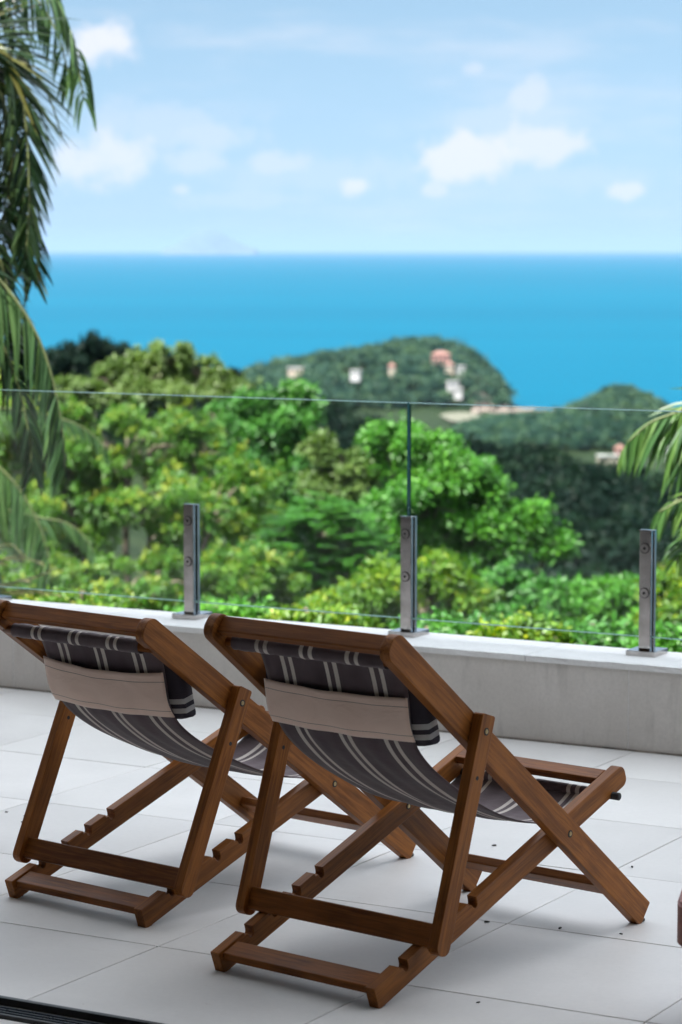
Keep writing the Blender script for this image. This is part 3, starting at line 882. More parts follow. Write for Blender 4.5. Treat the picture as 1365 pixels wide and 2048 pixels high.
bobj('table_top', ring_plate(poly, 0.245, 0.340, 0.006), 'red_wood', tb)
for sx in (-1, 1):
    for sy in (-1, 1):
        o = bobj('leg', bm_cyl(0.022, 0.245, 14, 'Z', r2=0.032), 'red_wood', tb, True); o.location = (sx * 0.30, sy * 0.17, 0.1225)
o = bobj('handle', bm_box(0.10, 0.02, 0.018, 0.006, 3), 'red_wood', tb); o.location = (-0.33, -0.285, 0.298)

# dry seeds and leaf bits on the tiles
seeds = [(0.443, 7.508, 'lone dry seed on the tile under the right hand deck chair seat'), (0.810, 7.241, 'dry seed lying near the right edge beyond the front foot of the chair'),
         (0.371, 6.635, 'dry seed on the floor just under the notched rail of the right chair'), (0.554, 6.570, 'dry seed on the tile joint between right chair rail and front foot'),
         (0.704, 6.516, 'dry seed on the tile just below the front right chair foot'), (0.314, 5.908, 'tiny dry seed on the nearest tile at the bottom right'),
         (-0.632, 6.833, 'tiny dry seed behind the rear bar of the left hand chair'), (-1.023, 7.966, 'uppermost of three tiny seeds at the left edge'),
         (-0.958, 7.824, 'lowest of three tiny seeds at the left edge'), (-0.958, 7.908, 'middle one of three tiny seeds at the left edge')]
for k, (x, y, lb) in enumerate(seeds):
    bm = bmesh.new(); bmesh.ops.create_icosphere(bm, subdivisions=2, radius=1)
    s_ = 0.0050 if k in (0, 1, 2, 3) else 0.0036
    for v in bm.verts: v.co = Vector((v.co.x * s_ * 1.6 * (1 - 0.25 * v.co.x), v.co.y * s_ * 0.7, v.co.z * s_ * 0.5))
    o = bobj('dry_seed', bm, 'seed', None, True); o.location = (x, y, s_ * 0.5 + 0.0002); o.rotation_euler = (0, 0, k * 1.3 + 0.3)
    tag(o, lb, 'seed', 'dry seeds scattered on the tiles')
#LANDSCAPE
# ================================================================== SETTING: hills, sea, haze
SEA = -118.0
# canopy line of the wooded spur across the valley (photo x, photo y), at 330 m
SPX = np.array([-700, -200, 0, 90, 150, 230, 300, 400, 470, 560, 640, 740, 870, 1000, 1100, 1200, 1365, 1600, 2100], float)
SPY = np.array([640, 655, 672, 690, 690, 700, 712, 735, 765, 785, 802, 830, 862, 890, 905, 922, 945, 985, 1060], float)
YS = 330.0
def spur_top(X):
    px = X / YS * FPX + 682.5
    return CAMH - (np.interp(px, SPX, SPY) - HOR) / FPX * YS
NY_ = np.array([9.0, 12, 16, 25, 45, 80, 120, 170, 230, 280], float)
NZ_ = np.array([-1.6, -3.6, -5.4, -8.2, -11.5, -16.0, -20.0, -25.5, -29.0, -31.0], float)
# headland (2050 m) and the nearer round hill (1620 m)
HLX = np.array([380, 440, 490, 560, 600, 640, 700, 740, 780, 815, 850, 900, 930, 960, 985, 1005, 1020, 1035, 1060], float)
HLY = np.array([835, 790, 752, 733, 722, 713, 705, 697, 692, 685, 693, 698, 699, 719, 744, 773, 800, 812, 835], float)
YH = 2080.0
H2X = np.array([860, 930, 1000, 1060, 1130, 1180, 1230, 1260, 1290, 1320, 1365, 1420, 1500], float)
H2Y = np.array([905, 862, 846, 840, 834, 808, 785, 783, 795, 814, 840, 872, 900], float)
Y2 = 1620.0
def hill(X, Y, PX, PY, Yc, Dn, Df):
    px = X / Yc * FPX + 682.5
    top = CAMH - (np.interp(px, PX, PY, left=PY[0] + 60, right=PY[-1] + 60) - HOR) / FPX * Yc
    t = np.where(Y < Yc, (Yc - Y) / Dn, (Y - Yc) / Df)
    f = np.clip(1 - t * t, -0.3, 1)
    base = SEA - 3
    return base + (top - base) * np.where(top > base, f, 1)
def ground(X, Y):
    X = np.asarray(X, float); Y = np.asarray(Y, float)
    near = np.interp(Y, NY_, NZ_)
    left = np.clip((spur_top(X) - (-20)) / 12, 0, 1)
    near = near + left * np.interp(Y, [60, 200, 280], [0, 8, 12])
    crest = spur_top(X) - 6.5
    f = np.interp(Y, [230, YS, 360, 420, 600, 760], [0, 1, 1, 1, 1, 1])
    z = near * (1 - f) + crest * f
    fall = np.interp(Y, [345, 420, 600, 760, 1e5], [0, 0.16, 0.75, 1, 1])
    plain = np.interp(Y, [700, 1500, 1640, 1720], [-113.5, -116.3, -117.0, -121.5])
    z = z * (1 - fall) + plain * fall
    # low neck of land between the two hills, out to the rocky spit
    pxn = X / 1960.0 * FPX + 682.5
    neck = SEA - 3 + 5.2 * np.clip(1 - ((pxn - 780) / 350) ** 4, 0, 1) * np.clip(1 - ((Y - 1850) / 260) ** 4, 0, 1)
    z = np.where(Y > 1400, np.maximum(z, neck), z)
    lump = np.sin(X * 0.045 + 1.3) * np.sin(Y * 0.05) + 0.6 * np.sin(X * 0.11) * np.sin(Y * 0.093 + 2)
    z = np.maximum(z, hill(X, Y, HLX, HLY + 17, YH, 150, 240) + np.where(Y > 1900, 3.6 * lump, 0))
    z = np.maximum(z, hill(X, Y, H2X, H2Y + 11, Y2, 95, 110))
    return z
nu_, nv_ = 181, 240
TX = np.linspace(-0.30, 0.30, nu_)
YY = np.concatenate([np.geomspace(9.3, 700, 120, endpoint=False), np.linspace(700, 1450, 24, endpoint=False), np.linspace(1450, 2500, 96)])
gx, gy = np.meshgrid(TX, YY)
gX = gx * np.maximum(gy, 40); gZ = ground(gX, gy)
gZ = gZ + (np.sin(gX * 0.11 + 1) * np.sin(gy * 0.083) * 0.02 * np.clip(gy, 0, 40))
# the lot below the house stays under the terrace
V = np.stack([gX, gy, gZ], -1).reshape(-1, 3)
F = [(j * nu_ + i, j * nu_ + i + 1, (j + 1) * nu_ + i + 1, (j + 1) * nu_ + i) for j in range(len(YY) - 1) for i in range(nu_ - 1)]
me = bpy.data.meshes.new('hillside'); me.from_pydata(V.tolist(), [], F); me.update()
o = mobj('hillside', me, 'hill_ground', None, True); tag(o, kind='structure')
# the plot the house stands on, running back up the hill behind
bm = bmesh.new()
vs = [bm.verts.new(p) for p in ((-80, 13, -4.2), (80, 13, -4.2), (80, -60, -1.2), (-80, -60, -1.2))]
bm.faces.new(vs); o = bobj('house_plot', bm, 'hill_ground'); tag(o, kind='structure')
bm = bmesh.new(); SE = 420000
ys = [700, 1200, 1700, 2400, 4000, 8000, 16000, 40000, 100000, SE]; rowv = []
for y in ys:
    w = max(2500, y * 0.9); rowv.append([bm.verts.new((w * t, y, SEA)) for t in np.linspace(-1, 1, 9)])
for a, b in zip(rowv[:-1], rowv[1:]):
    for i in range(8): bm.faces.new((a[i], a[i + 1], b[i + 1], b[i]))
o = bobj('sea', bm, 'sea_water'); tag(o, kind='structure')

# faint island on the horizon
YI = 75000.0
prof = [(330, 499), (352, 490), (378, 474), (400, 461), (418, 457), (436, 461), (462, 476), (490, 489), (515, 499)]
g = Geo(); rows_ = []
for k, dy in enumerate(np.linspace(-1, 1, 9)):
    rr = []
    for px, py in prof:
        top = CAMH + (HOR - py) / FPX * YI
        z = SEA - 5 + (top - SEA + 5) * (1 - dy * dy) + rng.uniform(-1, 1) * 14 * (1 - dy * dy)
        rr.append(((px - 682.5) / FPX * YI, YI + dy * 1200, z))
    rows_.append(rr)
Vv = [p for r_ in rows_ for p in r_]; n_ = len(prof)
g.add(Vv, [(j * n_ + i, j * n_ + i + 1, (j + 1) * n_ + i + 1, (j + 1) * n_ + i) for j in range(8) for i in range(n_ - 1)])
o = g.build('distant_island', 'island_haze_blue', None, True); tag(o, kind='structure')

# ------------------------------------------------------------------ wooded slopes that read as one mass
def canopy(name, centers, radii, heights, per, mat, leaf, label, aspect=0.7):
    """tree crowns as clumps of leaf-sized blades around every centre"""
    n = len(centers)
    idx = np.repeat(np.arange(n), per)
    m = len(idx)
    nl = 6
    lob = rand_dirs(n * nl).reshape(n, nl, 3); lob[..., 2] = np.abs(lob[..., 2]) * 0.9
    lobr = rng.uniform(0.34, 0.66, (n, nl))
    which = rng.integers(0, nl, m)
    d = rand_dirs(m); d[:, 2] = np.where(d[:, 2] < -0.25, -d[:, 2], d[:, 2])
    rad = rng.uniform(0.72, 1.0, m)[:, None]
    off = lob[idx, which] * 0.55 + d * rad * lobr[idx, which][:, None]
    P = centers[idx] + off * np.stack([radii[idx], radii[idx], heights[idx]], 1)
    D = nrm(d + rng.normal(size=(m, 3)) * 0.6 + np.array([0, 0, -0.15]))
    N = nrm(d * 0.7 + rng.normal(size=(m, 3)) * 0.5 + np.array([0, 0, 0.7]))
    L = leaf * rng.uniform(0.7, 1.3, m)
    cl = rng.random(n)[idx]
    r = np.clip(0.3 * rng.random(m) + 0.7 * cl ** 1.3, 0, 1)
    me = leaves_mesh(name, P, D, N, L, L * aspect, r, cl, simple=True)
    o = mobj(name, me, mat); tag(o, label, None, None, 'stuff')
    return o
def scatter(n, x0, x1, y0, y1, fn=None):
    t = rng.uniform(x0, x1, n); Y = rng.uniform(y0, y1, n); X = t * Y
    return X, Y
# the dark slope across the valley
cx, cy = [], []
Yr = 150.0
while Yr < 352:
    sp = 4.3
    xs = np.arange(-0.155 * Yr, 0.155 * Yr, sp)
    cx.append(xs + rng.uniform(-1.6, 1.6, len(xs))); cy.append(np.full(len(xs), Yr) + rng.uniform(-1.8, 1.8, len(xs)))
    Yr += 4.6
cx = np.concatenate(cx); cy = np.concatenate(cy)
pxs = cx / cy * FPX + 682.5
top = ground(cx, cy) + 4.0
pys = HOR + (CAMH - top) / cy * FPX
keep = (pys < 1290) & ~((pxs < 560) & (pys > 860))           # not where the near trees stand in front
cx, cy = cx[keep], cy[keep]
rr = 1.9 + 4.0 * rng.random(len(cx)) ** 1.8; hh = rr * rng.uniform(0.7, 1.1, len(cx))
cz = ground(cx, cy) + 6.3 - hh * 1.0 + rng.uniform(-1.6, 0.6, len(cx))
canopy('valley_forest', np.stack([cx, cy, cz], 1), rr, hh, 310, 'leaf_forest_shaded', 0.60, 'dark evergreen forest covering the shaded slope across the valley')
# woods on the headland, the round hill and the lowland
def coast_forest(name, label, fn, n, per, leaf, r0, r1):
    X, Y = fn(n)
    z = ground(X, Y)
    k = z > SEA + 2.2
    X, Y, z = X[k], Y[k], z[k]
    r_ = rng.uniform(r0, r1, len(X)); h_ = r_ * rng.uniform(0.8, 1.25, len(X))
    return canopy(name, np.stack([X, Y, z + h_ * 0.55 + 1.0], 1), r_, h_, per, 'leaf_coast_hazed', leaf, label)
HOUSES = [  # px, py of the base centre, distance, width, depth, storeys, wall, roof kind, label, category
    (592, 743, 2010, 11, 7, 1, 'paint_cream', 'flat', 'cream building at the left end of the wooded headland', 'building'),
    (712, 748, 1975, 7, 5, 1, 'paint_white', 'flat', 'low white house half hidden in trees mid headland', 'house'),
    (784, 739, 1985, 5, 5, 1, 'paint_cream', 'hip', 'small cream house below the headland summit', 'house'),
    (882, 724, 2010, 14, 8, 2, 'paint_pink', 'hip', 'large pink house high on the headland, biggest of them', 'house'),
    (899, 736, 1985, 6, 6, 1, 'paint_cream', 'hip', 'cream house just below the large pink one', 'house'),
    (922, 740, 1985, 6, 5, 1, 'paint_white', 'flat', 'white flat roofed house right of the pink one', 'house'),
    (906, 770, 1955, 8, 6, 1, 'paint_white', 'flat', 'upper white terraced block low on the headland', 'house'),
    (917, 784, 1945, 6, 6, 1, 'paint_white', 'flat', 'lower white block nearest the rocky shore of the headland', 'house'),
    (1222, 922, 1470, 14, 8, 1, 'paint_cream', 'flat', 'long cream building below the round hill beside the palm', 'building'),
    (1241, 918, 1476, 5, 5, 2, 'paint_pink', 'hip', 'narrow tower with a clay roof behind the cream building', 'tower'),
    (1356, 918, 1475, 10, 8, 2, 'paint_white', 'flat', 'pale block at the right edge behind the palm leaves', 'building')]
hX = np.array([(h[0] - 682.5) / FPX * h[2] for h in HOUSES]); hY = np.array([h[2] for h in HOUSES], float)
def clear_houses(X, Y):
    k = np.ones(len(X), bool)
    for x, y, h in zip(hX, hY, HOUSES):
        k &= ~((np.abs(X - x) < h[3] * 0.75) & (Y > y - 7) & (Y < y + h[4]))
    return k
def fn_head(n):
    px = rng.uniform(400, 1045, n); Y = rng.uniform(1925, 2120, n); X = (px - 682.5) / FPX * Y
    k = clear_houses(X, Y); return X[k], Y[k]
coast_forest('headland_woods', 'haze-tinted green woods covering the headland by the sea', fn_head, 2500, 70, 1.7, 2.6, 6.6)
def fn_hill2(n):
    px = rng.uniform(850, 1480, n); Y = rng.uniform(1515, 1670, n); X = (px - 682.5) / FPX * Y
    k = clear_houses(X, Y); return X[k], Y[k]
coast_forest('round_hill_woods', 'haze-tinted green woods covering the small round hill by the shore', fn_hill2, 2200, 62, 1.4, 2.2, 5.0)
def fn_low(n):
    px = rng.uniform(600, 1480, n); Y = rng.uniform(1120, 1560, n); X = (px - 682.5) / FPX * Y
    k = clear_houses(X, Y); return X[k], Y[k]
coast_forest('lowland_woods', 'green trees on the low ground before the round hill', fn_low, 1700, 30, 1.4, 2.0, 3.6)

# rocky shore, sandy clearing, surf
g = Geo()
def rock_at(g, x, y, z, s):
    bm = bmesh.new(); bmesh.ops.create_icosphere(bm, subdivisions=1, radius=1)
    k = rng.uniform(0.6, 1.2, 3) * s
    V = [(x + v.co.x * k[0] * rng.uniform(0.75, 1.2), y + v.co.y * k[1], z + v.co.z * k[2] * 0.6 * rng.uniform(0.7, 1.2)) for v in bm.verts]
    bm.verts.ensure_lookup_table(); F = [tuple(v.index for v in f.verts) for f in bm.faces]; bm.free(); g.add(V, F)
for k in range(420):
    px = 950 + 190 * rng.random() ** 1.7; f = (px - 950) / 190
    Y = 1985 - 20 * f + rng.uniform(-60, 25) * (1 - 0.75 * f)
    X = (px - 682.5) / FPX * Y
    z = max(float(ground(X, Y)), SEA) + rng.uniform(-0.3, 0.8)
    rock_at(g, X, Y, z, rng.uniform(1.2, 4.6) * (1 - 0.55 * f))
o = g.build('shore_rocks', 'rock', None, False); tag(o, 'pinkish grey boulders heaped along the tip of the headland', None, None, 'stuff')
bm = bmesh.new(); ring = []
for k in range(28):
    a = 2 * math.pi * k / 28
    px, Y = 922 + 38 * math.cos(a) * (1 + 0.15 * math.sin(3 * a)), 1845 + 55 * math.sin(a)
    X = (px - 682.5) / FPX * Y; ring.append(bm.verts.new((X, Y, max(float(ground(X, Y)), SEA) + 2.0)))
bm.faces.new(ring); bmesh.ops.triangulate(bm, faces=bm.faces[:]); o = bobj('sand_bank', bm, 'sand'); tag(o, kind='structure')
g = Geo()
for k in range(40):
    px = rng.uniform(1112, 1140); Y = 1975 + rng.uniform(-10, 12); X = (px - 682.5) / FPX * Y
    rock_at(g, X, Y, SEA + 0.1, rng.uniform(0.5, 1.3))
o = g.build('surf', 'foam', None, True); tag(o, 'white surf breaking on the rocky tip', None, None, 'stuff')

# ------------------------------------------------------------------ houses on the coast
def coast_house(px, py, Y, w, d, st, wall, roof, label, cat):
    X = (px - 682.5) / FPX * Y; z = CAMH - (py - HOR) / FPX * Y
    zg = min(z, float(ground(X, Y)) + 6)
    e = empty('coast_house' if cat in ('house', 'building') else 'tower_house', (X, Y, z), rng.uniform(-0.35, 0.35))
    tag(e, label, cat, 'buildings along the coast')
    H = 3.1 * st
    bobj('wall', bm_box(w, d, H + 5, c=(0, 0, H / 2 - 2.5)), wall, e)
    if roof == 'hip':
        bm = bmesh.new(); a, b = w / 2 + 0.6, d / 2 + 0.6
        v = [bm.verts.new(p) for p in ((-a, -b, H + .02), (a, -b, H + .02), (a, b, H + .02), (-a, b, H + .02), (-a + b, 0, H + 2.6), (a - b + 0.01, 0, H + 2.6))]
        for f in ((0, 1, 5, 4), (1, 2, 5), (2, 3, 4, 5), (3, 0, 4), (3, 2, 1, 0)): bm.faces.new([v[i] for i in f])
        bobj('roof', bm, 'roof_clay', e)
    else:
        bobj('roof', bm_box(w + 1.0, d + 1.0, 0.5, c=(0, 0, H + 0.27)), 'roof_grey', e)
    n = max(2, int(w // 3.2))
    for s_ in range(st):
        for k in range(n):
            x = -w / 2 + w * (k + 0.5) / n
            o = bobj('window', bm_box(w / n * 0.5, 0.12, 1.5), 'window_dark', e); o.location = (x, -d / 2 - 0.03, 3.1 * s_ + 1.65)
for h in HOUSES: coast_house(*h)

# ------------------------------------------------------------------ broadleaf trees near the terrace
def make_tree(name, label, cat, lobes, Y, mat, leaf, nclus, per, style='rosette', group=None, aspect=0.30, seed_gap=0.0, base_px=None, deep=1.0):
    """lobes: (px, py, rx, ry) in photo pixels at forward distance Y; a real crown of ellipsoid lobes on limbs"""
    LB = []
    for l in lobes:
        px, py, rx, ry = l[:4]; dy = l[4] if len(l) > 4 else 0.0
        c = at(px, py, Y + dy); k = (Y + dy) / FPX
        LB.append((np.array(c), rx * k, (rx + ry) * 0.5 * k * deep, ry * k))
    area = np.array([b[1] * b[3] for b in LB]); area /= area.sum()
    bx = at(base_px if base_px is not None else np.average([l[0] for l in lobes], weights=area), 900, Y).x
    gz = float(ground(np.array([bx]), np.array([Y]))[0])
    root = empty(name, (bx, Y, gz)); tag(root, label, cat, group)
    off = np.array((bx, Y, gz))
    # trunk and limbs
    g = Geo()
    cz = min(b[0][2] - b[3] * 0.6 for b in LB) - gz
    hub = Vector((rng.uniform(-.1, .1), rng.uniform(-.1, .1), max(cz * 0.75, 0.8)))
    rt = 0.10 + 0.012 * hub.z
    g.tube([Vector((0, 0, -0.4)), hub * 0.35 + Vector((rng.uniform(-.12, .12), 0, 0)), hub * 0.7, hub], [rt * 1.25, rt, rt * 0.85, rt * 0.7], 9)
    for b in LB:
        c = Vector(b[0] - off)
        mid = hub.lerp(c, 0.5) + Vector((rng.uniform(-.15, .15), rng.uniform(-.15, .15), -0.1))
        g.tube([hub, mid, c], [rt * 0.6, rt * 0.4, rt * 0.2], 6)
        for q in range(9):
            d = rand_dirs(1)[0]; d[2] = abs(d[2]) * 0.8 - 0.1
            tip = c + Vector((d[0] * b[1], d[1] * b[2], d[2] * b[3])) * 0.85
            g.tube([c.lerp(mid, rng.uniform(0, .4)), c.lerp(tip, 0.5) + Vector(rng.normal(size=3)) * 0.05, tip], [rt * 0.18, rt * 0.11, rt * 0.04], 5)
    g.build('trunk', 'bark', root)
    # leaf clusters over sub-lobes of every lobe
    li = rng.choice(len(LB), nclus, p=area)
    cen = np.stack([b[0] for b in LB]) - off; rad = np.array([[b[1], b[2], b[3]] for b in LB])
    nsub = 16
    sub = rand_dirs(len(LB) * nsub).reshape(len(LB), nsub, 3); sub[..., 2] = sub[..., 2] * 0.8 + 0.12
    sub *= rng.uniform(0.55, 0.92, (len(LB), nsub, 1)); subr = rng.uniform(0.15, 0.33, (len(LB), nsub))
    subv = rng.random((len(LB), nsub))
    which = rng.integers(0, nsub, nclus)
    d = rand_dirs(nclus); flip = (d[:, 2] < -0.15) & (rng.random(nclus) < 0.6); d[flip, 2] *= -1
    rr_ = rng.uniform(0.55, 1.0, nclus) ** 0.6
    o_ = sub[li, which] + d * (subr[li, which] * rr_)[:, None]
    stray = rng.random(nclus) < 0.22
    o_[stray] *= rng.uniform(1.02, 1.42, (stray.sum(), 1))
    cp = cen[li] + o_ * rad[li]
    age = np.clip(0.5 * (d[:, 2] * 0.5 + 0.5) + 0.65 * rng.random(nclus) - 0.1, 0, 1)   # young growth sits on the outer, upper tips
    outd = nrm(o_ * 0.6 + d + np.array([0, 0, 0.25]))
    idx = np.repeat(np.arange(nclus), per); m = len(idx)
    if style == 'feather':                                  # pinnate sprays: paired leaflets along a drooping midrib
        az = rng.uniform(0, 2 * np.pi, nclus)
        ax = nrm(np.stack([np.cos(az), np.sin(az), rng.uniform(-0.15, 0.25, nclus)], 1) + outd * 0.6)
        t = np.tile((np.arange(per) // 2 + 0.5) / (per / 2), nclus)
        side = np.tile(np.where(np.arange(per) % 2 == 0, 1.0, -1.0), nclus)
        LA = leaf * 4.2
        upv = np.array([0, 0, 1.0]); S = nrm(np.cross(ax, upv))[idx]
        P = cp[idx] + ax[idx] * (t * LA)[:, None] - upv * (LA * 0.28 * t ** 2)[:, None]
        D = nrm(S * side[:, None] + ax[idx] * 0.45 - upv * 0.15); N = nrm(upv + rng.normal(size=(m, 3)) * 0.15)
        L = leaf * np.sin(np.clip(t * 0.85 + 0.15, 0, 1) * np.pi) ** 0.5 * rng.uniform(0.85, 1.1, m) + 0.01
        Wd = L * aspect
    else:
        az = rng.uniform(0, 2 * np.pi, m)
        up_ = outd[idx]; sx = nrm(np.cross(up_, np.array([0.3, 0.5, 0.81]))); sy = np.cross(up_, sx)
        spread = rng.uniform(0.55, 1.25, m)[:, None]
        D = up_ + (sx * np.cos(az)[:, None] + sy * np.sin(az)[:, None]) * spread * 1.2 + np.array([0, 0, -0.35])
        N = nrm(up_ + np.array([0, 0, 0.5]) + rng.normal(size=(m, 3)) * 0.35)
        jit = leaf * (0.55 if style == 'rosette' else 1.15)
        P = cp[idx] + rng.normal(size=(m, 3)) * jit * 0.5
        L = leaf * rng.uniform(0.6, 1.2, m); Wd = L * aspect * rng.uniform(0.8, 1.2, m)
    r = np.clip(0.42 * rng.random(m) + 0.23 * rng.random(nclus)[idx] + 0.35 * subv[li, which][idx], 0, 1)
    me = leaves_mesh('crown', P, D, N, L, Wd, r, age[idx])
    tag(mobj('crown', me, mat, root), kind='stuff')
    return root
BG = 'broadleaf trees below the terrace'
make_tree('olive_leaved_tree', 'large olive green tree with yellowish new leaves behind the left glass pane', 'tree',
          [(255, 890, 165, 95), (110, 930, 110, 110), (400, 900, 60, 70), (440, 1010, 115, 95, -1.5), (300, 1040, 170, 130), (140, 1060, 120, 110), (500, 1090, 60, 90, -1), (20, 860, 90, 110), (-60, 1000, 110, 120)],
          43, 'leaf_olive', 0.098, 9200, 11, group=BG, base_px=270)
make_tree('olive_leaved_shrub', 'low olive green shrub close behind the parapet beside the left steel post', 'shrub',
          [(400, 1170, 130, 75), (250, 1190, 120, 75), (110, 1190, 110, 70), (520, 1180, 80, 70), (-20, 1190, 90, 70)], 34, 'leaf_olive', 0.090, 4000, 11, group=BG)
make_tree('pale_leaved_tree', 'tall pale olive tree with sparse top rising against the sea on the left', 'tree',
          [(345, 722, 42, 48), (300, 750, 60, 45), (400, 752, 48, 42), (230, 770, 80, 38), (160, 785, 60, 30), (440, 775, 40, 35), (330, 790, 160, 40)], 60, 'leaf_pale', 0.135, 2600, 9, group=BG, aspect=0.38)
make_tree('deep_green_tree', 'deep green leafy tree left of centre topping out under the glass edge', 'tree',
          [(540, 840, 75, 60), (600, 860, 45, 60), (480, 870, 60, 55), (610, 940, 55, 75), (520, 940, 75, 70), (560, 1010, 70, 70), (450, 830, 45, 30), (595, 790, 30, 35)], 50, 'leaf_deep', 0.108, 4600, 11, style='loose', group=BG, aspect=0.45)
make_tree('pale_leaved_bush', 'pale olive bush between the deep green and the bright green trees', 'tree',
          [(680, 930, 48, 42), (660, 985, 60, 50), (715, 965, 40, 50), (640, 900, 35, 30)], 47, 'leaf_pale', 0.135, 900, 9, group=BG, aspect=0.38)
make_tree('feathery_tree', 'feathery green tree with fine drooping sprays left of the middle post', 'tree',
          [(640, 1060, 90, 60), (590, 1110, 90, 70), (700, 1110, 90, 70), (650, 1160, 120, 70), (560, 1180, 80, 60)], 38, 'leaf_deep', 0.085, 1200, 22, style='feather', group=BG, aspect=0.32)
make_tree('bright_green_tree', 'bright green broad leaved tree standing behind the middle post', 'tree',
          [(830, 925, 75, 70), (765, 880, 32, 28), (900, 960, 80, 60), (850, 1010, 100, 80), (960, 1020, 80, 60), (1020, 1070, 70, 60), (930, 1090, 100, 70), (1110, 1095, 38, 34), (800, 1080, 70, 70), (1050, 1040, 40, 40)],
          40, 'leaf_green', 0.094, 7400, 10, style='loose', group=BG, aspect=0.50, base_px=880)
make_tree('lime_leaved_bush', 'bright lime leaved bush at the foot of the middle post', 'shrub',
          [(800, 1180, 70, 48), (870, 1160, 50, 40), (740, 1200, 60, 40), (920, 1205, 55, 40), (680, 1230, 80, 40)], 31, 'leaf_lime', 0.085, 1900, 10, style='loose', group=BG, aspect=0.45)
make_tree('round_leaved_bush', 'mid green bush right of the middle post above the parapet', 'shrub',
          [(1010, 1190, 60, 45), (1080, 1210, 60, 50), (1040, 1240, 90, 45), (960, 1240, 60, 35)], 33, 'leaf_deep', 0.092, 1800, 10, style='loose', group=BG, aspect=0.5)
make_tree('leafy_bush', 'fresh green bush left of the right steel post', 'shrub',
          [(1200, 1215, 60, 48), (1260, 1195, 45, 36), (1240, 1250, 90, 45), (1160, 1250, 50, 40)], 33, 'leaf_green', 0.085, 1900, 10, style='loose', group=BG, aspect=0.5)
make_tree('leafy_bush', 'fresh green bush at the right edge behind the right steel post', 'shrub',
          [(1345, 1215, 60, 60), (1400, 1180, 60, 60), (1350, 1270, 80, 45)], 30, 'leaf_lime', 0.082, 1600, 10, style='loose', group=BG, aspect=0.5)
for k, (px, py, rx, ry, Y, mt, lb) in enumerate([
        (160, 1215, 90, 26, 20, 'leaf_olive', 'low hedge plant showing under the glass at the far left'),
        (450, 1235, 110, 24, 19, 'leaf_green', 'fresh green hedge plant under the glass right of the left post'),
        (640, 1250, 90, 24, 18, 'leaf_lime', 'yellow green hedge plant under the glass left of the middle post'),
        (900, 1270, 80, 22, 18, 'leaf_deep', 'dark green hedge plant under the glass right of the middle post'),
        (1050, 1275, 75, 24, 17, 'leaf_lime', 'golden hedge plant under the glass above the coping joint'),
        (1200, 1290, 80, 26, 17, 'leaf_deep', 'dark green hedge plant under the glass left of the right post'),
        (1340, 1305, 60, 24, 16, 'leaf_green', 'green hedge plant under the glass right of the right post')]):
    make_tree('hedge_plant', lb, 'plant', [(px, py, rx, ry), (px - rx * 0.5, py + 14, rx * 0.7, ry), (px + rx * 0.5, py + 14, rx * 0.7, ry), (px, py + 40, rx, ry * 1.4)], Y, mt, 0.062, 560, 9, style='loose', group='hedge plants behind the parapet', aspect=0.5)
for k, (px, py, r_, Y, lb) in enumerate([(128, 712, 50, 250, 'dark bushy ridge tree right of the left palm'), (190, 690, 46, 255, 'tallest dark ridge tree against the sea on the left'),
                                    (255, 705, 44, 258, 'dark ridge tree just left of the pale tree top'), (462, 752, 20, 240, 'small dark ridge tree alone right of the pale tree top')]):
    make_tree('ridge_tree', lb, 'tree', [(px, py, r_ * 0.6, r_ * 0.45), (px - r_ * 0.45, py + r_ * 0.35, r_ * 0.55, r_ * 0.4), (px + r_ * 0.45, py + r_ * 0.3, r_ * 0.55, r_ * 0.4), (px, py + r_ * 0.7, r_ * 0.8, r_ * 0.5)], Y, 'leaf_forest_shaded', 0.42, 260, 9, style='loose', group='dark trees on the ridge', aspect=0.6)

# understorey filling the slope between the trunks
n = 900
Yu = rng.uniform(14, 75, n); Xu = rng.uniform(-0.16, 0.16, n) * Yu
ru = rng.uniform(0.5, 1.2, n) * np.interp(Yu, [14, 40, 75], [0.6, 1.0, 1.7]); zu = ground(Xu, Yu) + ru * 0.5
canopy('undergrowth', np.stack([Xu, Yu, zu], 1), ru, ru * 0.9, 70, 'leaf_deep', 0.24, 'dense green undergrowth on the slope below the terrace', 0.45)

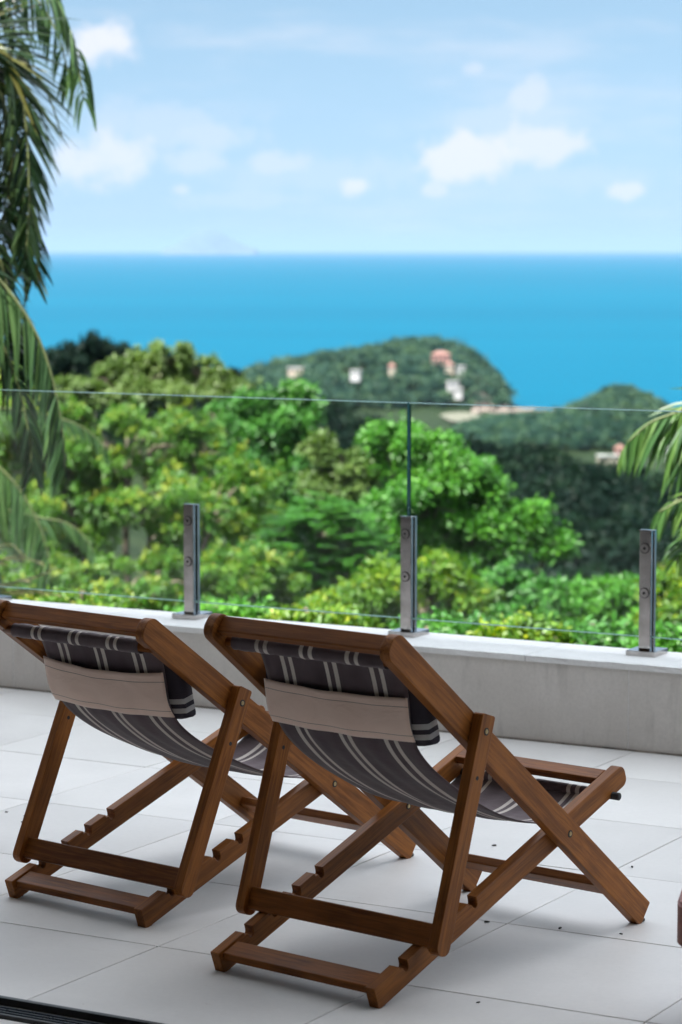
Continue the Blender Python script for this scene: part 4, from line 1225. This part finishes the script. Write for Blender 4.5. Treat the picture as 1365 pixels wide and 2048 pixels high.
# ------------------------------------------------------------------ palms
def frond(root, ctrl, leaf_len, spacing, mat, width=0.030, droop=0.5, sides=(1, 1), swing=0.9, start=0.08, taper_len=True, gravity=1.0, dry=0.0, jitter=0.10, nrm_dir=None):
    """one pinnate frond: a midrib through ctrl (world points) with hanging leaflets on both sides"""
    o0 = np.array(root.location)
    C = smooth_curve([np.array(c) - o0 for c in ctrl], 40)
    g = Geo(); rad = np.linspace(0.018, 0.004, 40)
    g.tube([Vector(c) for c in C], list(rad), 6)
    fr = g.build('frond', 'rachis', root)
    s = np.concatenate([[0], np.cumsum(np.linalg.norm(np.diff(C, axis=0), axis=1))])
    n = int(s[-1] * (1 - start) / spacing)
    ss = np.linspace(s[-1] * start, s[-1] * 0.995, n)
    P = np.stack([np.interp(ss, s, C[:, k]) for k in range(3)], 1)
    T = nrm(np.gradient(P, axis=0)); up_ = np.array([0, 0, 1.0]) if nrm_dir is None else np.array(nrm_dir, float)
    S = np.cross(T, up_); bad = np.linalg.norm(S, axis=1) < 0.25
    S[bad] = np.cross(T[bad], np.array([0.2, -1.0, 0.1])); S = nrm(S)
    Vs, Fs, rn, cl = [], [], [], []
    t01 = (ss - ss[0]) / (ss[-1] - ss[0])
    Ln = leaf_len * ((0.55 + 0.45 * np.sin(np.clip(t01 * 1.25 + 0.12, 0, 1) * np.pi)) * np.interp(t01, [0, 0.7, 1], [1, 0.95, 0.55]) if taper_len else np.ones(n))
    K = 7
    for sd, on in zip((-1, 1), sides):
        if not on: continue
        for i in range(n):
            L = Ln[i] * rng.uniform(0.85, 1.12); w = width * rng.uniform(0.8, 1.15)
            d0 = S[i] * sd * swing + T[i] * (0.55 + 0.5 * t01[i]) + rng.normal(size=3) * jitter
            d0 /= np.linalg.norm(d0)
            pts = []; p = P[i].copy(); d = d0.copy(); gw = droop * rng.uniform(0.75, 1.3)
            for q in range(K):
                pts.append(p.copy()); p = p + d * (L / (K - 1)); d = d + np.array([0, 0, -1.0]) * gw * gravity * 0.42; d /= np.linalg.norm(d)
            pts = np.array(pts); tt = nrm(np.gradient(pts, axis=0))
            sdv = nrm(np.cross(tt, nrm(T[i] * 0.2 + np.array([0, -0.35, 1.0]) + rng.normal(size=3) * 0.35)))
            prof_ = np.array([0.45, 0.95, 1.0, 0.92, 0.72, 0.42, 0.04]) * w * 0.5
            nn_ = np.cross(sdv, tt)
            b = len(Vs)
            for q in range(K): Vs += [pts[q] - sdv[q] * prof_[q] + nn_[q] * prof_[q] * 0.35, pts[q], pts[q] + sdv[q] * prof_[q] + nn_[q] * prof_[q] * 0.35]
            a1 = rng.random(); c1 = 1.0 if rng.random() < dry else rng.random() * 0.6
            for q in range(K - 1):
                e = b + q * 3
                Fs += [(e, e + 1, e + 4, e + 3), (e + 1, e + 2, e + 5, e + 4)]
                rn += [a1, a1]; c2 = max(c1, 0.9 if (q >= K - 2 and dry > 0.06 and a1 > 0.5) else 0); cl += [c2, c2]
    me = bpy.data.meshes.new('leaflets'); me.from_pydata([tuple(v) for v in Vs], [], Fs); me.update()
    for nm, arr in (('rnd', rn), ('clump', cl)):
        a_ = me.attributes.new(nm, 'FLOAT', 'FACE'); a_.data.foreach_set('value', np.array(arr, np.float32))
    tag(mobj('leaflets', me, mat, fr), kind='stuff')
    return fr
def palm(name, label, base, top, r0=0.10):
    e = empty(name, base); tag(e, label, 'palm')
    b, t = Vector(base), Vector(top); g = Geo(); n = 26
    pts, rad = [], []
    for k in range(n):
        f = k / (n - 1); p = b.lerp(t, f) - b + Vector((0.25 * math.sin(f * 2.2), 0, 0)) * (1 - f) * f * 4
        pts.append(p); rad.append(r0 * (1.25 - 0.4 * f) * (1 + 0.06 * (k % 2)))
    g.tube(pts, rad, 10); g.build('trunk', 'bark', e)
    return e
def P3(lst, Y, dY=0.0):
    return [at(x, y, Y + dY * i / max(1, len(lst) - 1)) for i, (x, y) in enumerate(lst)]
# tall palm just left of the frame
YP = 15.0
crown1 = at(-330, 330, YP + 0.5)
p1 = palm('palm_tree', 'tall palm at the left edge with dark hanging fronds against the sky', (crown1.x - 0.3, YP + 0.5, float(ground(np.array([crown1.x]), np.array([YP]))[0])), crown1, 0.12)
CAMF = (0.05, -1.0, 0.12)                              # fronds that hang with their face towards the house
frond(p1, [crown1] + P3([(-200, 60), (-60, -70), (60, -60), (128, 20), (160, 110), (176, 205)], YP), 0.74, 0.040, 'palm_green', 0.026, droop=1.1, sides=(1, 1), swing=0.6, jitter=0.06)
frond(p1, [crown1] + P3([(-190, 40), (-70, -60), (30, -40), (95, 20), (130, 90), (150, 170)], YP + 0.25), 0.60, 0.036, 'palm_green', 0.030, droop=0.6, sides=(0, 1), swing=0.75, jitter=0.10, nrm_dir=CAMF)
frond(p1, [crown1] + P3([(-220, 140), (-110, 70), (-10, 80), (44, 150), (62, 260), (66, 400), (58, 520)], YP - 0.4), 0.68, 0.032, 'palm_shaded', 0.026, droop=0.14, dry=0.05, swing=0.42, jitter=0.07, nrm_dir=CAMF)
frond(p1, [crown1] + P3([(-230, 180), (-120, 100), (-20, 100), (16, 180), (20, 330), (14, 480), (4, 600)], YP + 0.1), 0.66, 0.032, 'palm_shaded', 0.027, droop=0.16, dry=0.08, swing=0.50, jitter=0.09, nrm_dir=CAMF)
frond(p1, [crown1] + P3([(-200, 110), (-120, 80), (-40, 90), (40, 108), (78, 150), (110, 205), (132, 275)], YP - 0.3), 0.06, 0.09, 'palm_shaded', 0.012, droop=0.3, swing=0.1)
frond(p1, [crown1] + P3([(-210, 330), (-120, 420), (-30, 520), (38, 600), (88, 690), (118, 800), (130, 890), (130, 950)], YP - 0.6), 0.74, 0.028, 'palm_green', 0.030, droop=0.35, sides=(0, 1), dry=0.02, swing=0.55, jitter=0.07, nrm_dir=CAMF)
frond(p1, [crown1] + P3([(-220, 350), (-130, 440), (-40, 540), (30, 620), (80, 710), (112, 820), (126, 930)], YP - 0.3), 0.40, 0.050, 'palm_shaded', 0.030, droop=0.6, sides=(1, 1), swing=0.3, jitter=0.08, nrm_dir=CAMF)
frond(p1, [crown1] + P3([(-220, 280), (-130, 330), (-50, 420), (-10, 520), (4, 640), (6, 760)], YP + 0.3), 0.58, 0.045, 'palm_shaded', 0.026, droop=0.2, dry=0.10, swing=0.45, jitter=0.10, nrm_dir=CAMF)
frond(p1, [crown1] + P3([(-240, 200), (-150, 110), (-60, 90), (-5, 150), (34, 270), (58, 420), (74, 560)], YP - 0.1), 0.66, 0.032, 'palm_shaded', 0.027, droop=0.12, dry=0.06, swing=0.40, jitter=0.08, nrm_dir=CAMF)
frond(p1, [crown1] + P3([(-240, 300), (-150, 330), (-70, 380), (-15, 460), (18, 560), (30, 670)], YP - 0.2), 0.60, 0.034, 'palm_shaded', 0.027, droop=0.2, dry=0.06, swing=0.45, jitter=0.10, nrm_dir=CAMF)
frond(p1, [crown1] + P3([(-220, 380), (-140, 470), (-60, 560), (-8, 650), (34, 750), (58, 850), (66, 940)], YP - 0.5), 0.66, 0.032, 'palm_shaded', 0.028, droop=0.3, sides=(1, 1), swing=0.45, jitter=0.08, nrm_dir=CAMF)
frond(p1, [crown1] + P3([(-260, 140), (-160, 20), (-60, -20), (10, 10), (40, 60), (55, 130)], YP + 0.6), 0.56, 0.040, 'palm_shaded', 0.030, droop=0.7, swing=0.6, nrm_dir=CAMF)
for (dx, dz, dl) in ((-1.6, 0.9, 0.4), (-2.0, -0.1, -0.6), (-0.9, 1.5, -1.2), (-1.1, 0.4, 1.6), (0.1, 1.2, 1.8), (-1.4, -0.9, 0.9)):
    c = crown1
    frond(p1, [c, c + Vector((dx * .3, dl * .3, 0.35 + dz * .25)), c + Vector((dx * .7, dl * .7, 0.35 + dz * .4)), c + Vector((dx * 1.1, dl * 1.1, dz * .2 - 0.2)), c + Vector((dx * 1.3, dl * 1.3, -0.9 + dz * .1))], 0.55, 0.05, 'palm_shaded', 0.034, droop=1.0, swing=0.8)
# lower palm beyond it
YQ = 22.0
crown2 = at(-190, 900, YQ)
p2 = palm('palm_tree', 'lower palm at the left edge with grey green fronds in front of the olive tree', (crown2.x - 0.2, YQ, float(ground(np.array([crown2.x]), np.array([YQ]))[0])), crown2, 0.09)
frond(p2, [crown2] + P3([(-110, 905), (-30, 915), (30, 965), (72, 1035), (94, 1100), (104, 1170)], YQ), 0.72, 0.022, 'palm_lit', 0.024, droop=0.45, sides=(0, 1), swing=0.75, jitter=0.05, nrm_dir=CAMF)
frond(p2, [crown2] + P3([(-100, 830), (0, 815), (90, 828), (150, 845), (190, 870), (218, 902)], YQ + 1.5), 0.52, 0.024, 'palm_lit', 0.026, droop=0.35, sides=(0, 1), swing=0.7, jitter=0.05, nrm_dir=CAMF)
frond(p2, [crown2] + P3([(-110, 970), (-20, 1010), (80, 1035), (130, 1045), (168, 1072), (192, 1112)], YQ + 0.8), 0.54, 0.024, 'palm_lit', 0.026, droop=0.35, sides=(0, 1), swing=0.7, jitter=0.05, nrm_dir=CAMF)
for pts in ([(-110, 960), (-60, 1040), (-20, 1110), (10, 1190)], [(-280, 840), (-360, 850), (-430, 920)], [(-260, 960), (-330, 1010), (-380, 1090)]):
    frond(p2, [crown2] + P3(pts, YQ - 0.3), 0.55, 0.03, 'palm_green', 0.026, droop=1.0, swing=0.7)
# dry yellowing fronds low at the left
YD = 17.0
crown3 = at(-120, 1190, YD)
p3 = palm('palm_shrub', 'small palm with yellowing dry leaves low at the left behind the glass', (crown3.x, YD, float(ground(np.array([crown3.x]), np.array([YD]))[0])), crown3, 0.06)
for pts in ([(-60, 1150), (10, 1120), (50, 1118), (78, 1125)], [(-60, 1180), (10, 1170), (70, 1155), (104, 1140)], [(-60, 1200), (20, 1185), (70, 1185), (110, 1192)], [(-70, 1130), (-20, 1100), (20, 1090), (45, 1110)]):
    frond(p3, [crown3] + P3(pts, YD), 0.17, 0.035, 'palm_dry', 0.020, droop=0.3, swing=0.6)
# palm entering from the right
YR = 14.0
crown4 = at(1590, 850, YR)
p4 = palm('palm_tree', 'palm entering from the right edge with bright green drooping leaves', (crown4.x + 0.2, YR, float(ground(np.array([crown4.x]), np.array([YR]))[0])), crown4, 0.11)
frond(p4, [crown4] + P3([(1520, 800), (1450, 790), (1390, 806), (1345, 826), (1296, 846), (1254, 884)], YR), 0.66, 0.030, 'palm_bright', 0.036, droop=0.36, sides=(1, 0), swing=0.75, jitter=0.07, dry=0.02, nrm_dir=CAMF)
frond(p4, [crown4] + P3([(1520, 805), (1450, 796), (1390, 812), (1345, 832), (1298, 852), (1258, 890)], YR + 0.1), 0.60, 0.038, 'palm_bright', 0.036, droop=0.70, sides=(1, 1), swing=0.5, jitter=0.08, dry=0.02)
frond(p4, [crown4] + P3([(1530, 840), (1470, 830), (1420, 850), (1385, 890), (1362, 940)], YR + 0.3), 0.55, 0.034, 'palm_bright', 0.034, droop=0.4, sides=(1, 1), swing=0.6, jitter=0.09, nrm_dir=CAMF)
frond(p4, [crown4] + P3([(1530, 1000), (1470, 1040), (1420, 1060), (1385, 1085), (1360, 1115)], YR), 0.50, 0.036, 'palm_bright', 0.034, droop=0.5, sides=(1, 1), swing=0.6, jitter=0.09, nrm_dir=CAMF)
frond(p4, [crown4] + P3([(1530, 930), (1470, 965), (1410, 985), (1360, 1002), (1318, 1024)], YR - 0.3), 0.56, 0.034, 'palm_bright', 0.036, droop=0.5, sides=(1, 0), swing=0.7, dry=0.02, nrm_dir=CAMF)
frond(p4, [crown4] + P3([(1530, 930), (1470, 960), (1410, 978), (1360, 996), (1322, 1030)], YR - 0.1), 0.20, 0.080, 'palm_bright', 0.030, droop=0.3, swing=0.4, dry=0.02, nrm_dir=CAMF)
for (dx, dz, dl) in ((1.6, 0.6, 0.3), (1.2, 1.0, -1.0), (0.8, 1.2, 1.3)):
    c = crown4
    frond(p4, [c, c + Vector((dx * .3, dl * .3, 0.3 + dz * .2)), c + Vector((dx * .7, dl * .7, 0.3 + dz * .3)), c + Vector((dx * 1.1, dl * 1.1, -0.2)), c + Vector((dx * 1.3, dl * 1.3, -0.8))], 0.5, 0.06, 'palm_bright', 0.036, droop=1.0, swing=0.8)

# ------------------------------------------------------------------ sea air
def m_haze():
    t = NT('haze_air')
    v = t.n('ShaderNodeVolumePrincipled')
    v.inputs['Color'].default_value = (0.275, 0.41, 0.60, 1)
    v.inputs['Density'].default_value = 1.25e-5
    v.inputs['Anisotropy'].default_value = 0.0
    t.l(v.outputs[0], t.out.inputs['Volume'])
m_haze()
HB = SE + 4000
bm = bm_box(2 * HB, HB + 400, 660 + 165, c=(0, (HB - 400) / 2, (660 - 165) / 2 + 1.0))
hz = bobj('haze', bm, 'haze_air'); tag(hz, 'thin blue sea haze filling the air over the bay', None, None, 'stuff')
